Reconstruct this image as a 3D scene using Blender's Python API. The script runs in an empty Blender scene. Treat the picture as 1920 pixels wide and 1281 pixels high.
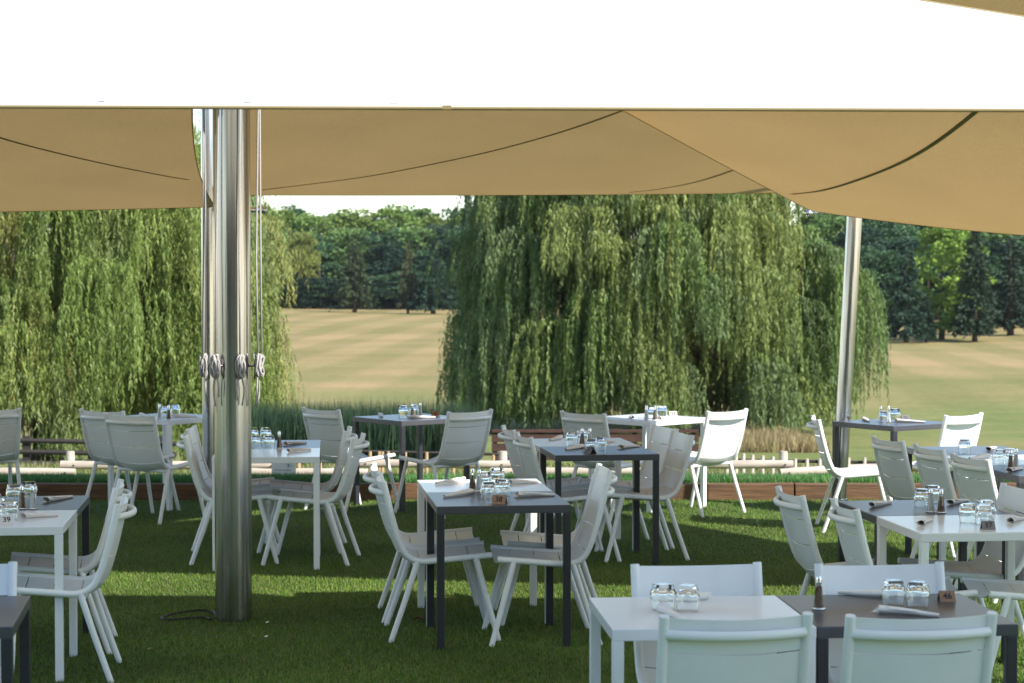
import bpy, bmesh, math, random
import numpy as np
from mathutils import Vector, Matrix
from mathutils.bvhtree import BVHTree

R = math.radians
SC = bpy.context.scene
COL = SC.collection
RNG = np.random.default_rng(7)
random.seed(7)

# ------------------------------------------------------------------ camera
CAM_H, PITCH, FPX = 1.949, 0.0328, 3945.0          # focal length in pixels of the 1920 px wide photograph
cd = bpy.data.cameras.new('camera')
cam = bpy.data.objects.new('camera', cd); COL.objects.link(cam)
cam.location = (0, 0, CAM_H); cam.rotation_euler = (math.pi/2 - PITCH, 0, 0)
cd.sensor_width = 36; cd.lens = FPX*36/1920; cd.clip_start = .1; cd.clip_end = 8000
cd.dof.use_dof = True; cd.dof.focus_distance = 11.6; cd.dof.aperture_fstop = 5.6
SC.camera = cam

# ------------------------------------------------------------------ sky, sun, exposure
SUN_EL, SUN_AZ = R(38), R(55)                       # azimuth to the right of straight behind the camera
w = bpy.data.worlds.new('World'); SC.world = w; w.use_nodes = True
nt = w.node_tree; nt.nodes.clear()
sky = nt.nodes.new('ShaderNodeTexSky'); sky.sky_type = 'NISHITA'; sky.sun_disc = False
to_sun = Vector((math.sin(SUN_AZ)*math.cos(SUN_EL), -math.cos(SUN_AZ)*math.cos(SUN_EL), math.sin(SUN_EL)))
sky.sun_elevation = SUN_EL; sky.sun_rotation = math.atan2(to_sun.x, to_sun.y)
sky.air_density = 1.0; sky.dust_density = .25; sky.ozone_density = 2.5
bg = nt.nodes.new('ShaderNodeBackground'); bg.inputs[1].default_value = .15
out = nt.nodes.new('ShaderNodeOutputWorld')
nt.links.new(sky.outputs[0], bg.inputs[0]); nt.links.new(bg.outputs[0], out.inputs[0])
sd = bpy.data.lights.new('sun', 'SUN'); sd.energy = 4.6; sd.angle = R(.53); sd.color = (1, .965, .92)
so = bpy.data.objects.new('sun', sd); COL.objects.link(so)
so.rotation_euler = to_sun.to_track_quat('Z', 'Y').to_euler(); so.location = (20, -20, 30)
SC.view_settings.view_transform = 'Standard'; SC.view_settings.look = 'None'
SC.view_settings.exposure = .90; SC.view_settings.gamma = 1
SC.cycles.use_denoising = True
SC.cycles.max_bounces = 12; SC.cycles.transparent_max_bounces = 16; SC.cycles.caustics_refractive = True
SC.cycles.caustics_reflective = False

# ------------------------------------------------------------------ helpers
def at(px, py, d):
    """the point at depth d (world y) seen at pixel (px, py) of the 1920 px photograph"""
    X = (px-960)/FPX; Y = -(py-640.5)/FPX
    c, s = math.cos(PITCH), math.sin(PITCH)
    v = Vector((X, c+Y*s, -s+Y*c)); v *= d/v.y
    return Vector((v.x, d, v.z+CAM_H))
def on_plane(px, py, z=0.):
    a = at(px, py, 1.); t = (z-CAM_H)/(a.z-CAM_H)
    return Vector((a.x*t, t, z))

def mat(name, base, rough=.6, metal=0., noise=None, nscale=20., bump=0., bscale=60., tint=None, trans=0., spec=.5, stretch=None, coat=0.):
    m = bpy.data.materials.new(name); m.use_nodes = True
    n = m.node_tree.nodes; l = m.node_tree.links
    p = n['Principled BSDF']; o = n['Material Output']
    p.inputs['Base Color'].default_value = (*base, 1); p.inputs['Roughness'].default_value = rough
    p.inputs['Metallic'].default_value = metal; p.inputs['Specular IOR Level'].default_value = spec
    p.inputs['Coat Weight'].default_value = coat; p.inputs['Coat Roughness'].default_value = .12
    tc = n.new('ShaderNodeTexCoord'); src = tc.outputs['Object']
    if stretch:
        mp = n.new('ShaderNodeMapping'); mp.inputs['Scale'].default_value = stretch
        l.new(src, mp.inputs[0]); src = mp.outputs[0]
    colour = None
    if noise:
        nz = n.new('ShaderNodeTexNoise'); nz.inputs['Scale'].default_value = nscale; nz.inputs['Detail'].default_value = 6
        l.new(src, nz.inputs['Vector'])
        rp = n.new('ShaderNodeValToRGB'); rp.color_ramp.elements[0].position = .3; rp.color_ramp.elements[1].position = .7
        rp.color_ramp.elements[0].color = (*base, 1); rp.color_ramp.elements[1].color = (*noise, 1)
        l.new(nz.outputs[0], rp.inputs[0]); colour = rp.outputs[0]
    if tint:
        at_ = n.new('ShaderNodeAttribute'); at_.attribute_name = tint
        if colour:
            mx = n.new('ShaderNodeMix'); mx.data_type = 'RGBA'; mx.blend_type = 'MULTIPLY'; mx.inputs[0].default_value = 1
            l.new(colour, mx.inputs[6]); l.new(at_.outputs[0], mx.inputs[7]); colour = mx.outputs[2]
        else: colour = at_.outputs[0]
    if colour: l.new(colour, p.inputs['Base Color'])
    if bump:
        bz = n.new('ShaderNodeTexNoise'); bz.inputs['Scale'].default_value = bscale; bz.inputs['Detail'].default_value = 4
        l.new(src, bz.inputs['Vector'])
        bp = n.new('ShaderNodeBump'); bp.inputs['Strength'].default_value = bump; bp.inputs['Distance'].default_value = .01
        l.new(bz.outputs[0], bp.inputs['Height']); l.new(bp.outputs[0], p.inputs['Normal'])
    if trans:
        tr = n.new('ShaderNodeBsdfTranslucent'); ms = n.new('ShaderNodeMixShader'); ms.inputs[0].default_value = trans
        if colour: l.new(colour, tr.inputs[0])
        else: tr.inputs[0].default_value = (*base, 1)
        l.new(p.outputs[0], ms.inputs[1]); l.new(tr.outputs[0], ms.inputs[2]); l.new(ms.outputs[0], o.inputs[0])
    return m

def link(name, me, m=None, parent=None, smooth=False):
    if m is not None and len(me.materials) == 0: me.materials.append(m)
    if smooth: me.polygons.foreach_set('use_smooth', np.ones(len(me.polygons), bool))
    o = bpy.data.objects.new(name, me); COL.objects.link(o)
    if parent is not None: o.parent = parent
    return o
def tag(o, label=None, cat=None, group=None, kind=None):
    if label: o['label'] = label
    if cat: o['category'] = cat
    if group: o['group'] = group
    if kind: o['kind'] = kind
    return o
def thing(name, label, cat, loc=(0, 0, 0), rz=0., group=None):
    o = bpy.data.objects.new(name, None); COL.objects.link(o); o.empty_display_size = .1
    o.location = loc; o.rotation_euler = (0, 0, rz)
    return tag(o, label, cat, group)
def copy_tree(o, parent=None):
    c = o.copy(); COL.objects.link(c)
    if parent is not None: c.parent = parent
    for ch in list(o.children): copy_tree(ch, c)
    return c

class MB:
    """collects faces and links them as one mesh"""
    def __init__(s): s.v = []; s.f = []
    def add(s, vs, fs):
        b = len(s.v); s.v += [tuple(v) for v in vs]; s.f += [tuple(b+i for i in f) for f in fs]; return s
    def box(s, lo, hi, M=None):
        x0, y0, z0 = lo; x1, y1, z1 = hi
        vs = [Vector(p) for p in ((x0,y0,z0),(x1,y0,z0),(x1,y1,z0),(x0,y1,z0),(x0,y0,z1),(x1,y0,z1),(x1,y1,z1),(x0,y1,z1))]
        if M is not None: vs = [M @ v for v in vs]
        return s.add(vs, [(0,3,2,1),(4,5,6,7),(0,1,5,4),(1,2,6,5),(2,3,7,6),(3,0,4,7)])
    def tube(s, pts, r, n=8, cap=True, flat=1., up=None):
        pts = [Vector(p) for p in pts]; k = len(pts)
        rs = r if hasattr(r, '__len__') else [r]*k
        t0 = (pts[1]-pts[0]).normalized()
        ref = Vector(up) if up else (Vector((0, 1, 0)) if abs(t0.y) < .9 else Vector((1, 0, 0)))
        u = (ref - t0*ref.dot(t0)).normalized(); rings = []
        for i, p in enumerate(pts):
            t = (pts[min(i+1, k-1)]-pts[max(i-1, 0)]).normalized()
            u = (u - t*u.dot(t)).normalized(); v = t.cross(u)
            rings.append([p + (u*math.cos(2*math.pi*j/n) + v*(flat*math.sin(2*math.pi*j/n)))*rs[i] for j in range(n)])
        vs = [q for rg in rings for q in rg]; fs = []
        for i in range(k-1):
            for j in range(n):
                fs.append((i*n+j, i*n+(j+1) % n, (i+1)*n+(j+1) % n, (i+1)*n+j))
        if cap: fs += [tuple(range(n-1, -1, -1)), tuple((k-1)*n+j for j in range(n))]
        return s.add(vs, fs)
    def lathe(s, prof, n=20, sq=None, M=None):
        vs = []
        for i, (r, z) in enumerate(prof):
            e = sq[i] if sq else 0
            for j in range(n):
                a = 2*math.pi*j/n; c, d = math.cos(a), math.sin(a)
                k = 1.
                if e: k = 1 + e*((1/max(abs(c), abs(d))) - 1)
                vs.append(Vector((r*k*c, r*k*d, z)))
        if M is not None: vs = [M @ v for v in vs]
        fs = [(i*n+j, i*n+(j+1) % n, (i+1)*n+(j+1) % n, (i+1)*n+j) for i in range(len(prof)-1) for j in range(n)]
        if prof[0][0] > 1e-6: fs.append(tuple(range(n-1, -1, -1)))
        if prof[-1][0] > 1e-6: fs.append(tuple((len(prof)-1)*n+j for j in range(n)))
        return s.add(vs, fs)
    def grid(s, P, thick=0.):
        """P[i][j] points; with thickness the sheet becomes a closed slab"""
        a, b = len(P), len(P[0]); vs = [Vector(P[i][j]) for i in range(a) for j in range(b)]
        fs = [(i*b+j, i*b+j+1, (i+1)*b+j+1, (i+1)*b+j) for i in range(a-1) for j in range(b-1)]
        if thick:
            nv = []
            for i in range(a):
                for j in range(b):
                    du = Vector(P[min(i+1, a-1)][j])-Vector(P[max(i-1, 0)][j]); dv = Vector(P[i][min(j+1, b-1)])-Vector(P[i][max(j-1, 0)])
                    nv.append(vs[i*b+j] + du.cross(dv).normalized()*thick)
            o = a*b
            fs += [tuple(o+q for q in reversed(f)) for f in fs]
            rim = [(i*b) for i in range(a)] + [(a-1)*b+j for j in range(1, b)] + [i*b+b-1 for i in range(a-2, -1, -1)] + [j for j in range(b-2, 0, -1)]
            for q in range(len(rim)):
                x, y = rim[q], rim[(q+1) % len(rim)]; fs.append((x, y, o+y, o+x))
            vs += nv
        return s.add(vs, fs)
    def mesh(s, name):
        me = bpy.data.meshes.new(name); me.from_pydata(s.v, [], s.f); me.update()
        bm = bmesh.new(); bm.from_mesh(me); bmesh.ops.recalc_face_normals(bm, faces=bm.faces); bm.to_mesh(me); bm.free()
        return me
    def build(s, name, m, parent=None, smooth=False):
        return link(name, s.mesh(name), m, parent, smooth)

def smooth_by_angle(o, deg=35):
    me = o.data; me.polygons.foreach_set('use_smooth', np.ones(len(me.polygons), bool))
    me.set_sharp_from_angle(angle=R(deg)); return o
def rounded_box(lo, hi, r=.004, seg=2):
    b = MB().box(lo, hi); me = b.mesh('box'); bm = bmesh.new(); bm.from_mesh(me)
    bmesh.ops.bevel(bm, geom=bm.edges[:], offset=r, segments=seg, profile=.6, affect='EDGES'); bm.to_mesh(me); bm.free()
    return me
def np_mesh(name, V, F, tint=None):
    me = bpy.data.meshes.new(name); k = F.shape[1]
    me.vertices.add(len(V)); me.vertices.foreach_set('co', np.ascontiguousarray(V, np.float32).ravel())
    me.loops.add(F.size); me.loops.foreach_set('vertex_index', np.ascontiguousarray(F, np.int32).ravel())
    me.polygons.add(len(F)); me.polygons.foreach_set('loop_start', np.arange(len(F), dtype=np.int32)*k)
    if tint is not None:
        ca = me.color_attributes.new('tint', 'FLOAT_COLOR', 'POINT')
        c = np.ones((len(V), 4), np.float32); c[:, :3] = tint; ca.data.foreach_set('color', c.ravel())
    me.update(calc_edges=True); return me
def catmull(pts, per=6):
    pts = [Vector(p) for p in pts]; q = [pts[0]*2-pts[1]] + pts + [pts[-1]*2-pts[-2]]; o = []
    for i in range(1, len(q)-2):
        for k in range(per):
            t = k/per
            o.append(.5*((2*q[i]) + (q[i+1]-q[i-1])*t + (2*q[i-1]-5*q[i]+4*q[i+1]-q[i+2])*t*t + (3*q[i]-q[i-1]-3*q[i+1]+q[i+2])*t**3))
    return o + [pts[-1]]

def leaf_quads(P, D, S, length, width, rng):
    """kite shaped leaves: P base points, D directions, S side directions"""
    n = len(P); L = (length*(.7+.6*rng.random(n)))[:, None]; W = (width*(.7+.6*rng.random(n)))[:, None]
    V = np.empty((n, 4, 3)); V[:, 0] = P; V[:, 1] = P + D*L*.45 + S*W*.5; V[:, 2] = P + D*L; V[:, 3] = P + D*L*.45 - S*W*.5
    return V.reshape(-1, 3), np.arange(n*4).reshape(n, 4)
def leaf_tris(P, D, S, length, width, rng):
    n = len(P); L = (length*(.7+.6*rng.random(n)))[:, None]; W = (width*(.7+.6*rng.random(n)))[:, None]
    V = np.empty((n, 3, 3)); V[:, 0] = P - S*W*.5; V[:, 1] = P + S*W*.5; V[:, 2] = P + D*L
    return V.reshape(-1, 3), np.arange(n*3).reshape(n, 3)
def unit(a): return a/np.maximum(np.linalg.norm(a, axis=-1, keepdims=True), 1e-9)

# ------------------------------------------------------------------ materials
M_WHITE = mat('white_powder_coat', (.83, .835, .815), .38, noise=(.79, .795, .77), nscale=9, bump=.02, bscale=400)
M_GREY = mat('anthracite_powder_coat', (.022, .023, .027), .38, noise=(.028, .029, .033), nscale=30, bump=.02, bscale=500)
M_WTOP = mat('white_table_laminate', (.80, .80, .79), .22, noise=(.77, .77, .76), nscale=6)
M_GTOP = mat('grey_table_laminate', (.060, .060, .066), .30, noise=(.072, .071, .078), nscale=14)
M_STEEL = mat('brushed_stainless_steel', (.58, .57, .57), .20, 1., noise=(.36, .35, .35), nscale=7, bump=.16, bscale=7, stretch=(9, 9, .16))
M_ROPE = mat('braided_grey_rope', (.46, .44, .42), .85, noise=(.33, .31, .30), nscale=160, bump=.5, bscale=300)
M_BLACK = mat('black_rubber', (.012, .012, .013), .5)
M_NAPKIN = mat('ivory_cotton_napkin', (.84, .79, .72), .9, noise=(.78, .73, .66), nscale=60, bump=.25, bscale=220)
M_PEPPER = mat('ground_pepper', (.26, .15, .085), .8, noise=(.17, .095, .05), nscale=400)
M_SALT = mat('white_salt', (.8, .79, .76), .8)
M_CHROME = mat('chromed_cap', (.72, .71, .70), .18, 1.)
M_SIGNWOOD = mat('varnished_sign_wood', (.30, .17, .10), .35, noise=(.22, .12, .07), nscale=30, stretch=(1, 1, 8))
M_SIGNDARK = mat('dark_sign_board', (.16, .14, .15), .35)
M_SIGNPALE = mat('pale_sign_board', (.62, .58, .55), .4)
M_INK = mat('black_ink', (.008, .008, .008), .5)
M_LOG = mat('weathered_pine_log', (.52, .45, .36), .85, noise=(.36, .30, .23), nscale=7, bump=.35, bscale=25, stretch=(.5, 3, 3))
M_SLEEPER = mat('brown_treated_timber', (.19, .10, .045), .85, noise=(.085, .045, .022), nscale=9, bump=.55, bscale=24, stretch=(.35, 3, 5))
M_BROWN = mat('red_brown_boards_painted_shade', (.075, .030, .017), .75, noise=(.045, .018, .011), nscale=6, bump=.2, bscale=20, stretch=(1, 4, 4))  # railing brown, darkened so the colour carries the willow's shade
M_DARKWOOD = mat('dark_fence_timber', (.022, .017, .013), .85, noise=(.034, .027, .02), nscale=5)
M_PALISADE = mat('palisade_wood', (.42, .29, .15), .85, noise=(.30, .20, .10), nscale=8)
M_BARK = mat('willow_bark', (.10, .07, .048), .95, noise=(.045, .032, .022), nscale=3, bump=.9, bscale=6, stretch=(3, 3, .6))
M_LEAF = mat('willow_leaf', (.1, .15, .04), .55, tint='tint', trans=.28, spec=.35)
M_TREELEAF = mat('tree_leaf', (.05, .09, .03), .7, tint='tint', trans=.18, spec=.2)
M_GRASS = mat('grass_blade', (.06, .12, .02), .6, tint='tint', trans=.2, spec=.25)
M_PLACARD = mat('white_placard', (.80, .82, .82), .4)
M_TEAL = mat('teal_print', (.05, .30, .30), .5)
M_SEAM = mat('sail_seam_tape', (.30, .235, .11), .8, trans=.15)
M_PALE = mat('pale_grey_webbing', (.55, .55, .54), .8)
M_HEM = mat('sail_hem_band', (.26, .20, .09), .8)

def sail_mat(name, base, under, trans, grain=.35):
    m = mat(name, base, .85, bump=grain, bscale=90, spec=.15)
    n = m.node_tree.nodes; l = m.node_tree.links
    nz = n.new('ShaderNodeTexNoise'); nz.inputs['Scale'].default_value = 1.1; nz.inputs['Detail'].default_value = 8
    tc = n.new('ShaderNodeTexCoord'); l.new(tc.outputs['Object'], nz.inputs['Vector'])
    rp = n.new('ShaderNodeValToRGB'); rp.color_ramp.elements[0].position = .35; rp.color_ramp.elements[1].position = .65
    rp.color_ramp.elements[0].color = (*under, 1); rp.color_ramp.elements[1].color = (*[c*.90 for c in under], 1)
    l.new(nz.outputs[0], rp.inputs[0])
    gz_ = n.new('ShaderNodeTexNoise'); gz_.inputs['Scale'].default_value = 55; gz_.inputs['Detail'].default_value = 3; l.new(tc.outputs['Object'], gz_.inputs['Vector'])
    gr = n.new('ShaderNodeValToRGB'); gr.color_ramp.elements[0].position = .3; gr.color_ramp.elements[1].position = .7
    gr.color_ramp.elements[0].color = (.86, .86, .86, 1); gr.color_ramp.elements[1].color = (1.1, 1.1, 1.1, 1); l.new(gz_.outputs[0], gr.inputs[0])
    gm = n.new('ShaderNodeMix'); gm.data_type = 'RGBA'; gm.blend_type = 'MULTIPLY'; gm.inputs[0].default_value = 1; l.new(rp.outputs[0], gm.inputs[6]); l.new(gr.outputs[0], gm.inputs[7])
    tr = n.new('ShaderNodeBsdfTranslucent'); ms = n.new('ShaderNodeMixShader'); ms.inputs[0].default_value = trans
    l.new(gm.outputs[2], tr.inputs[0]); l.new(n['Principled BSDF'].outputs[0], ms.inputs[1]); l.new(tr.outputs[0], ms.inputs[2])
    l.new(ms.outputs[0], n['Material Output'].inputs[0]); return m
M_SAIL = sail_mat('beige_sailcloth', (.56, .39, .17), (.63, .40, .165), .28)
M_SAILW = sail_mat('white_sailcloth', (.86, .85, .82), (.82, .74, .58), .34, .1)

def glass_mat():
    m = bpy.data.materials.new('clear_glass'); m.use_nodes = True; n = m.node_tree.nodes
    p = n['Principled BSDF']; p.inputs['Base Color'].default_value = (.98, 1, .99, 1); p.inputs['Roughness'].default_value = .015
    p.inputs['IOR'].default_value = 1.5; p.inputs['Transmission Weight'].default_value = 1.
    return m
M_GLASS = glass_mat()

# ================================================================== THE SETTING
# lawn of artificial turf
lawn_m = mat('artificial_turf', (.048, .095, .012), .85, noise=(.06, .115, .015), nscale=1.2, bump=.8, bscale=260)
lawn = MB().add([(-40, -25, 0), (40, -25, 0), (40, 18.02, 0), (-40, 18.02, 0)], [(0, 1, 2, 3)]).build('lawn', lawn_m)
tag(lawn, kind='structure')

PROFILE = np.array([(18.08, .135), (18.48, .135), (19.2, -.1), (20.3, -.22), (25, -.6), (32, -1.), (45, -2.3), (60, -3.1), (75, -3.55),
                    (120, -3.6), (170, -3.6), (260, -3.3), (330, -3.2), (600, -3.2), (4000, -3.2)])
def ground_z(x, y):
    z = np.interp(y, PROFILE[:, 0], PROFILE[:, 1])
    k = np.clip((np.asarray(y)-100)/150, 0, 1)
    return z - .006*np.clip(x, -60, 60)*k + .12*np.sin(np.asarray(x)*.11+np.asarray(y)*.045)*np.clip((np.asarray(y)-45)/40, 0, 1)
ys = np.unique(np.concatenate([[18.08], np.linspace(18.3, 32, 40), np.geomspace(32, 400, 120), np.geomspace(400, 4000, 12)]))
xr = np.linspace(-1, 1, 91); xr = np.sign(xr)*np.abs(xr)**2.2
V = []
for y in ys:
    half = 40 + (y-18)*.9
    X = xr*half; V.append(np.stack([X, np.full_like(X, y), ground_z(X, y)], 1))
nV = np.concatenate(V); nx = len(xr)
F = np.array([(i*nx+j, i*nx+j+1, (i+1)*nx+j+1, (i+1)*nx+j) for i in range(len(ys)-1) for j in range(nx-1)])
fm = bpy.data.materials.new('mown_dry_field'); fm.use_nodes = True
n = fm.node_tree.nodes; l = fm.node_tree.links; p = n['Principled BSDF']; p.inputs['Roughness'].default_value = .95; p.inputs['Specular IOR Level'].default_value = .1
tc = n.new('ShaderNodeTexCoord')
def _noise(scale, st=(1, 1, 1), detail=5):
    mp = n.new('ShaderNodeMapping'); mp.inputs['Scale'].default_value = st; l.new(tc.outputs['Object'], mp.inputs[0])
    z = n.new('ShaderNodeTexNoise'); z.inputs['Scale'].default_value = scale; z.inputs['Detail'].default_value = detail; l.new(mp.outputs[0], z.inputs['Vector']); return z.outputs[0]
def _ramp(v, a, b, ca, cb):
    r = n.new('ShaderNodeValToRGB'); e = r.color_ramp.elements; e[0].position = a; e[1].position = b; e[0].color = (*ca, 1); e[1].color = (*cb, 1); l.new(v, r.inputs[0]); return r.outputs[0]
def _mix(f, a, b, mode='MIX'):
    x = n.new('ShaderNodeMix'); x.data_type = 'RGBA'; x.blend_type = mode
    if hasattr(f, 'is_output') or not isinstance(f, float): l.new(f, x.inputs[0])
    else: x.inputs[0].default_value = f
    for s_, k in ((a, 6), (b, 7)):
        if isinstance(s_, tuple): x.inputs[k].default_value = (*s_, 1)
        else: l.new(s_, x.inputs[k])
    return x.outputs[2]
dry = _ramp(_noise(.05, (1, 2.2, 1)), .35, .68, (.335, .24, .115), (.24, .19, .075))
wv = n.new('ShaderNodeTexWave'); wv.wave_type = 'BANDS'; wv.bands_direction = 'X'; wv.inputs['Scale'].default_value = .05; wv.inputs['Distortion'].default_value = 2.5; wv.inputs['Detail'].default_value = 2; wv.inputs['Detail Scale'].default_value = .12
mp = n.new('ShaderNodeMapping'); mp.inputs['Rotation'].default_value = (0, 0, R(4)); l.new(tc.outputs['Object'], mp.inputs[0]); l.new(mp.outputs[0], wv.inputs['Vector'])
stripe = _ramp(wv.outputs[1], .3, .7, (.82, .88, .78), (1.10, 1.06, 1.04))
dry = _mix(.8, dry, stripe, 'MULTIPLY')
green = _ramp(_noise(.35, (1, 1.6, 1)), .3, .7, (.125, .165, .042), (.20, .21, .07))
sep = n.new('ShaderNodeSeparateXYZ'); l.new(tc.outputs['Object'], sep.inputs[0])
mr = n.new('ShaderNodeMapRange'); mr.inputs[1].default_value = 48; mr.inputs[2].default_value = 125
xk = n.new('ShaderNodeMath'); xk.operation = 'MULTIPLY_ADD'; xk.inputs[1].default_value = -.7; l.new(sep.outputs[0], xk.inputs[0]); l.new(sep.outputs[1], xk.inputs[2]); l.new(xk.outputs[0], mr.inputs[0])
ad = n.new('ShaderNodeMath'); ad.operation = 'ADD'; l.new(mr.outputs[0], ad.inputs[0])
nsh = n.new('ShaderNodeMath'); nsh.operation = 'MULTIPLY_ADD'; nsh.inputs[1].default_value = 1.7; nsh.inputs[2].default_value = -.85; l.new(_noise(.045, (1, 2, 1), 3), nsh.inputs[0]); l.new(nsh.outputs[0], ad.inputs[1])
cl = n.new('ShaderNodeClamp'); l.new(ad.outputs[0], cl.inputs[0])
field_c = _mix(cl.outputs[0], green, dry)
fine = _ramp(_noise(2.5), .3, .7, (.84, .85, .82), (1.1, 1.09, 1.1))
field_c = _mix(1., field_c, fine, 'MULTIPLY'); l.new(field_c, p.inputs['Base Color'])
bz = n.new('ShaderNodeBump'); bz.inputs['Strength'].default_value = .5; bz.inputs['Distance'].default_value = .08; l.new(_noise(3.), bz.inputs['Height']); l.new(bz.outputs[0], p.inputs['Normal'])
field = link('field', np_mesh('field', nV, F), fm, smooth=True); tag(field, kind='structure')

# turf blades on the lawn (real blades, nobody could count them)
def blades(name, P, h, wd, lean, cols, rng, m=M_GRASS):
    k = len(P); a = rng.random(k)*2*math.pi; ln = lean*(.3+rng.random(k))
    H = h*(.6+.7*rng.random(k)); side = np.stack([np.cos(a), np.sin(a), np.zeros(k)], 1)
    fw = np.stack([-np.sin(a), np.cos(a), np.zeros(k)], 1)*(rng.choice([-1, 1], k))[:, None]
    V = np.empty((k, 3, 3)); V[:, 0] = P - side*wd/2; V[:, 1] = P + side*wd/2
    V[:, 2] = P + fw*(H*ln)[:, None]; V[:, 2, 2] += H*np.sqrt(np.maximum(1-ln**2, .1))
    c = np.array(cols)[rng.integers(0, len(cols), k)]*(.75+.5*rng.random((k, 1)))
    c = c*(1+.10*np.sin(P[:, :1]*3.1+2*np.sin(P[:, 1:2]*2.3))+.10*np.sin(P[:, 1:2]*4.7+1.5*np.sin(P[:, :1]*1.9)))
    o = link(name, np_mesh(name, V.reshape(-1, 3), np.arange(k*3).reshape(k, 3), np.repeat(c, 3, 0)), m)
    return tag(o, kind='stuff')
k = 740000
d = 9.5 + (18.03-9.5)*RNG.random(k)**1.12
x = (RNG.random(k)*2-1)*(.2433*d+1.5)
tb = blades('turf_blades', np.stack([x, d, np.zeros(k)], 1), .022, .0046, .85,
            [(.105, .20, .018), (.135, .235, .026), (.08, .165, .015), (.17, .235, .05), (.21, .20, .075)], RNG)
tb['label'] = 'short artificial turf blades covering the terrace lawn'
k = 62000
x = (RNG.random(k)*2-1)*5.6; d = 18.1 + .42*RNG.random(k)
kb = blades('bank_grass', np.stack([x, d, np.full(k, .13)], 1), .062, .007, .55, [(.09, .24, .06), (.12, .29, .08), (.07, .19, .05), (.18, .29, .09)], RNG)
kb['label'] = 'fresh green grass growing along the raised timber edge'
k = 60000
d = 19 + 26*RNG.random(k)**1.3; x = (RNG.random(k)*2-1)*(.26*d+1)
gb = blades('bank_slope_grass', np.stack([x, d, ground_z(x, d)-.01], 1), .10, .02, .7, [(.15, .17, .05), (.20, .20, .07), (.11, .14, .04), (.26, .22, .10)], RNG)
gb['label'] = 'rough grass on the slope below the terrace'
k = 24000
d = 36 + 6*RNG.random(k); x = -5.1 + 4.4*RNG.random(k)
rz_ = ground_z(x, d)
rb = blades('reeds', np.stack([x, d, rz_], 1), 1.02, .028, .2, [(.022, .05, .024), (.03, .062, .03), (.018, .042, .022), (.06, .095, .045)], RNG)  # willow shade is put into these darkened blade greens
rb['label'] = 'dense belt of green reeds by the pond, willow shade darkened into the blades'
k = 3600
d = 57 + 9*RNG.random(k); x = 6.3 + 2.5*RNG.random(k)
dg = blades('dry_grass', np.stack([x, d, ground_z(x, d)], 1), .42, .045, .35, [(.36, .26, .12), (.30, .22, .10), (.40, .30, .16), (.20, .19, .07)], RNG)
dg['label'] = 'tall straw coloured grass under the right willow'

# ---------------------------------------------------------------- timber edge: sleepers laid end to end
xs = [-6.9, -4.5, -2.1, .28, 2.42, 4.85, 7.2]
where = ['beyond the far left edge', 'leftmost, behind the three far left chairs', 'behind the steel column and ropes', 'behind the far grey table and reeds side', 'behind the far white table', 'right of the leaning mast', 'at the far right']
sl_label = ['brown timber sleeper edging the lawn, left of the leftmost chair', 'brown timber sleeper edging the lawn behind the far left white table',
            'brown timber sleeper edging the lawn between steel column and far grey table', 'brown timber sleeper edging the lawn behind the middle table pair',
            'brown cracked timber sleeper edging the lawn under the sunlit white chair', 'brown timber sleeper edging the lawn right of the leaning mast']
for i in range(6):
    a, b = xs[i]+.006, xs[i+1]-.006
    me = rounded_box((a, 0, -.02), (b, .11, .14), .006)
    bm = bmesh.new(); bm.from_mesh(me); bmesh.ops.subdivide_edges(bm, edges=[e for e in bm.edges if e.calc_length() > 1], cuts=14)
    for v in bm.verts: v.co.y += .004*math.sin(v.co.x*5+i)+.003*random.uniform(-1, 1); v.co.z += .003*math.sin(v.co.x*3+2*i)
    bm.to_mesh(me); bm.free()
    o = link('timber_sleeper', me, M_SLEEPER); o.location = (0, 17.955+.004*(i % 2), 0); o.rotation_euler.z = R(.15)
    tag(o, sl_label[i], 'timber sleeper', 'timber sleepers edging the lawn')

# ---------------------------------------------------------------- shade sails
def bez(a, b, bow=(0, 0, 0)):
    a, b, c = Vector(a), Vector(b), (Vector(a)+Vector(b))/2 + Vector(bow)*2
    return lambda t: a*(1-t)**2 + c*2*t*(1-t) + b*t*t
def sail(name, label, m, NL, NR, FR, FL, bn=(0,0,0), br=(0,0,0), bf=(0,0,0), bl=(0,0,0), sag=0., n_=36):
    """Coons patch: u left to right, v near to far; bows curve the four edges"""
    cn, cf, cl_, cr = bez(NL, NR, bn), bez(FL, FR, bf), bez(NL, FL, bl), bez(NR, FR, br)
    NL, NR, FR, FL = map(Vector, (NL, NR, FR, FL))
    P = []
    for i in range(n_+1):
        v = i/n_; row = []
        for j in range(n_+1):
            u = j/n_
            q = cn(u)*(1-v)+cf(u)*v + cl_(v)*(1-u)+cr(v)*u - (NL*(1-u)*(1-v)+NR*u*(1-v)+FL*(1-u)*v+FR*u*v)
            q.z -= sag*16*u*(1-u)*v*(1-v)*.5
            row.append(q)
        P.append(row)
    root = thing(name, label, 'shade sail', P[n_//2][n_//2], 0, 'shade sails stretched over the terrace')
    o0 = root.location.copy()
    mb = MB().grid([[q-o0 for q in r] for r in P]); cloth = mb.build('sailcloth', m, root, True)
    bv = BVHTree.FromPolygons([tuple(q) for r in P for q in r], mb.f)
    edges = dict(near=P[0], far=P[-1], left=[r[0] for r in P], right=[r[-1] for r in P])
    for e, pts in edges.items():
        MB().tube([q-o0 for q in pts], .007 if m is M_SAILW else .004, 6).build('hem', M_HEM if m is M_SAILW else m, root, True)
    return root, bv, o0, edges
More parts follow.
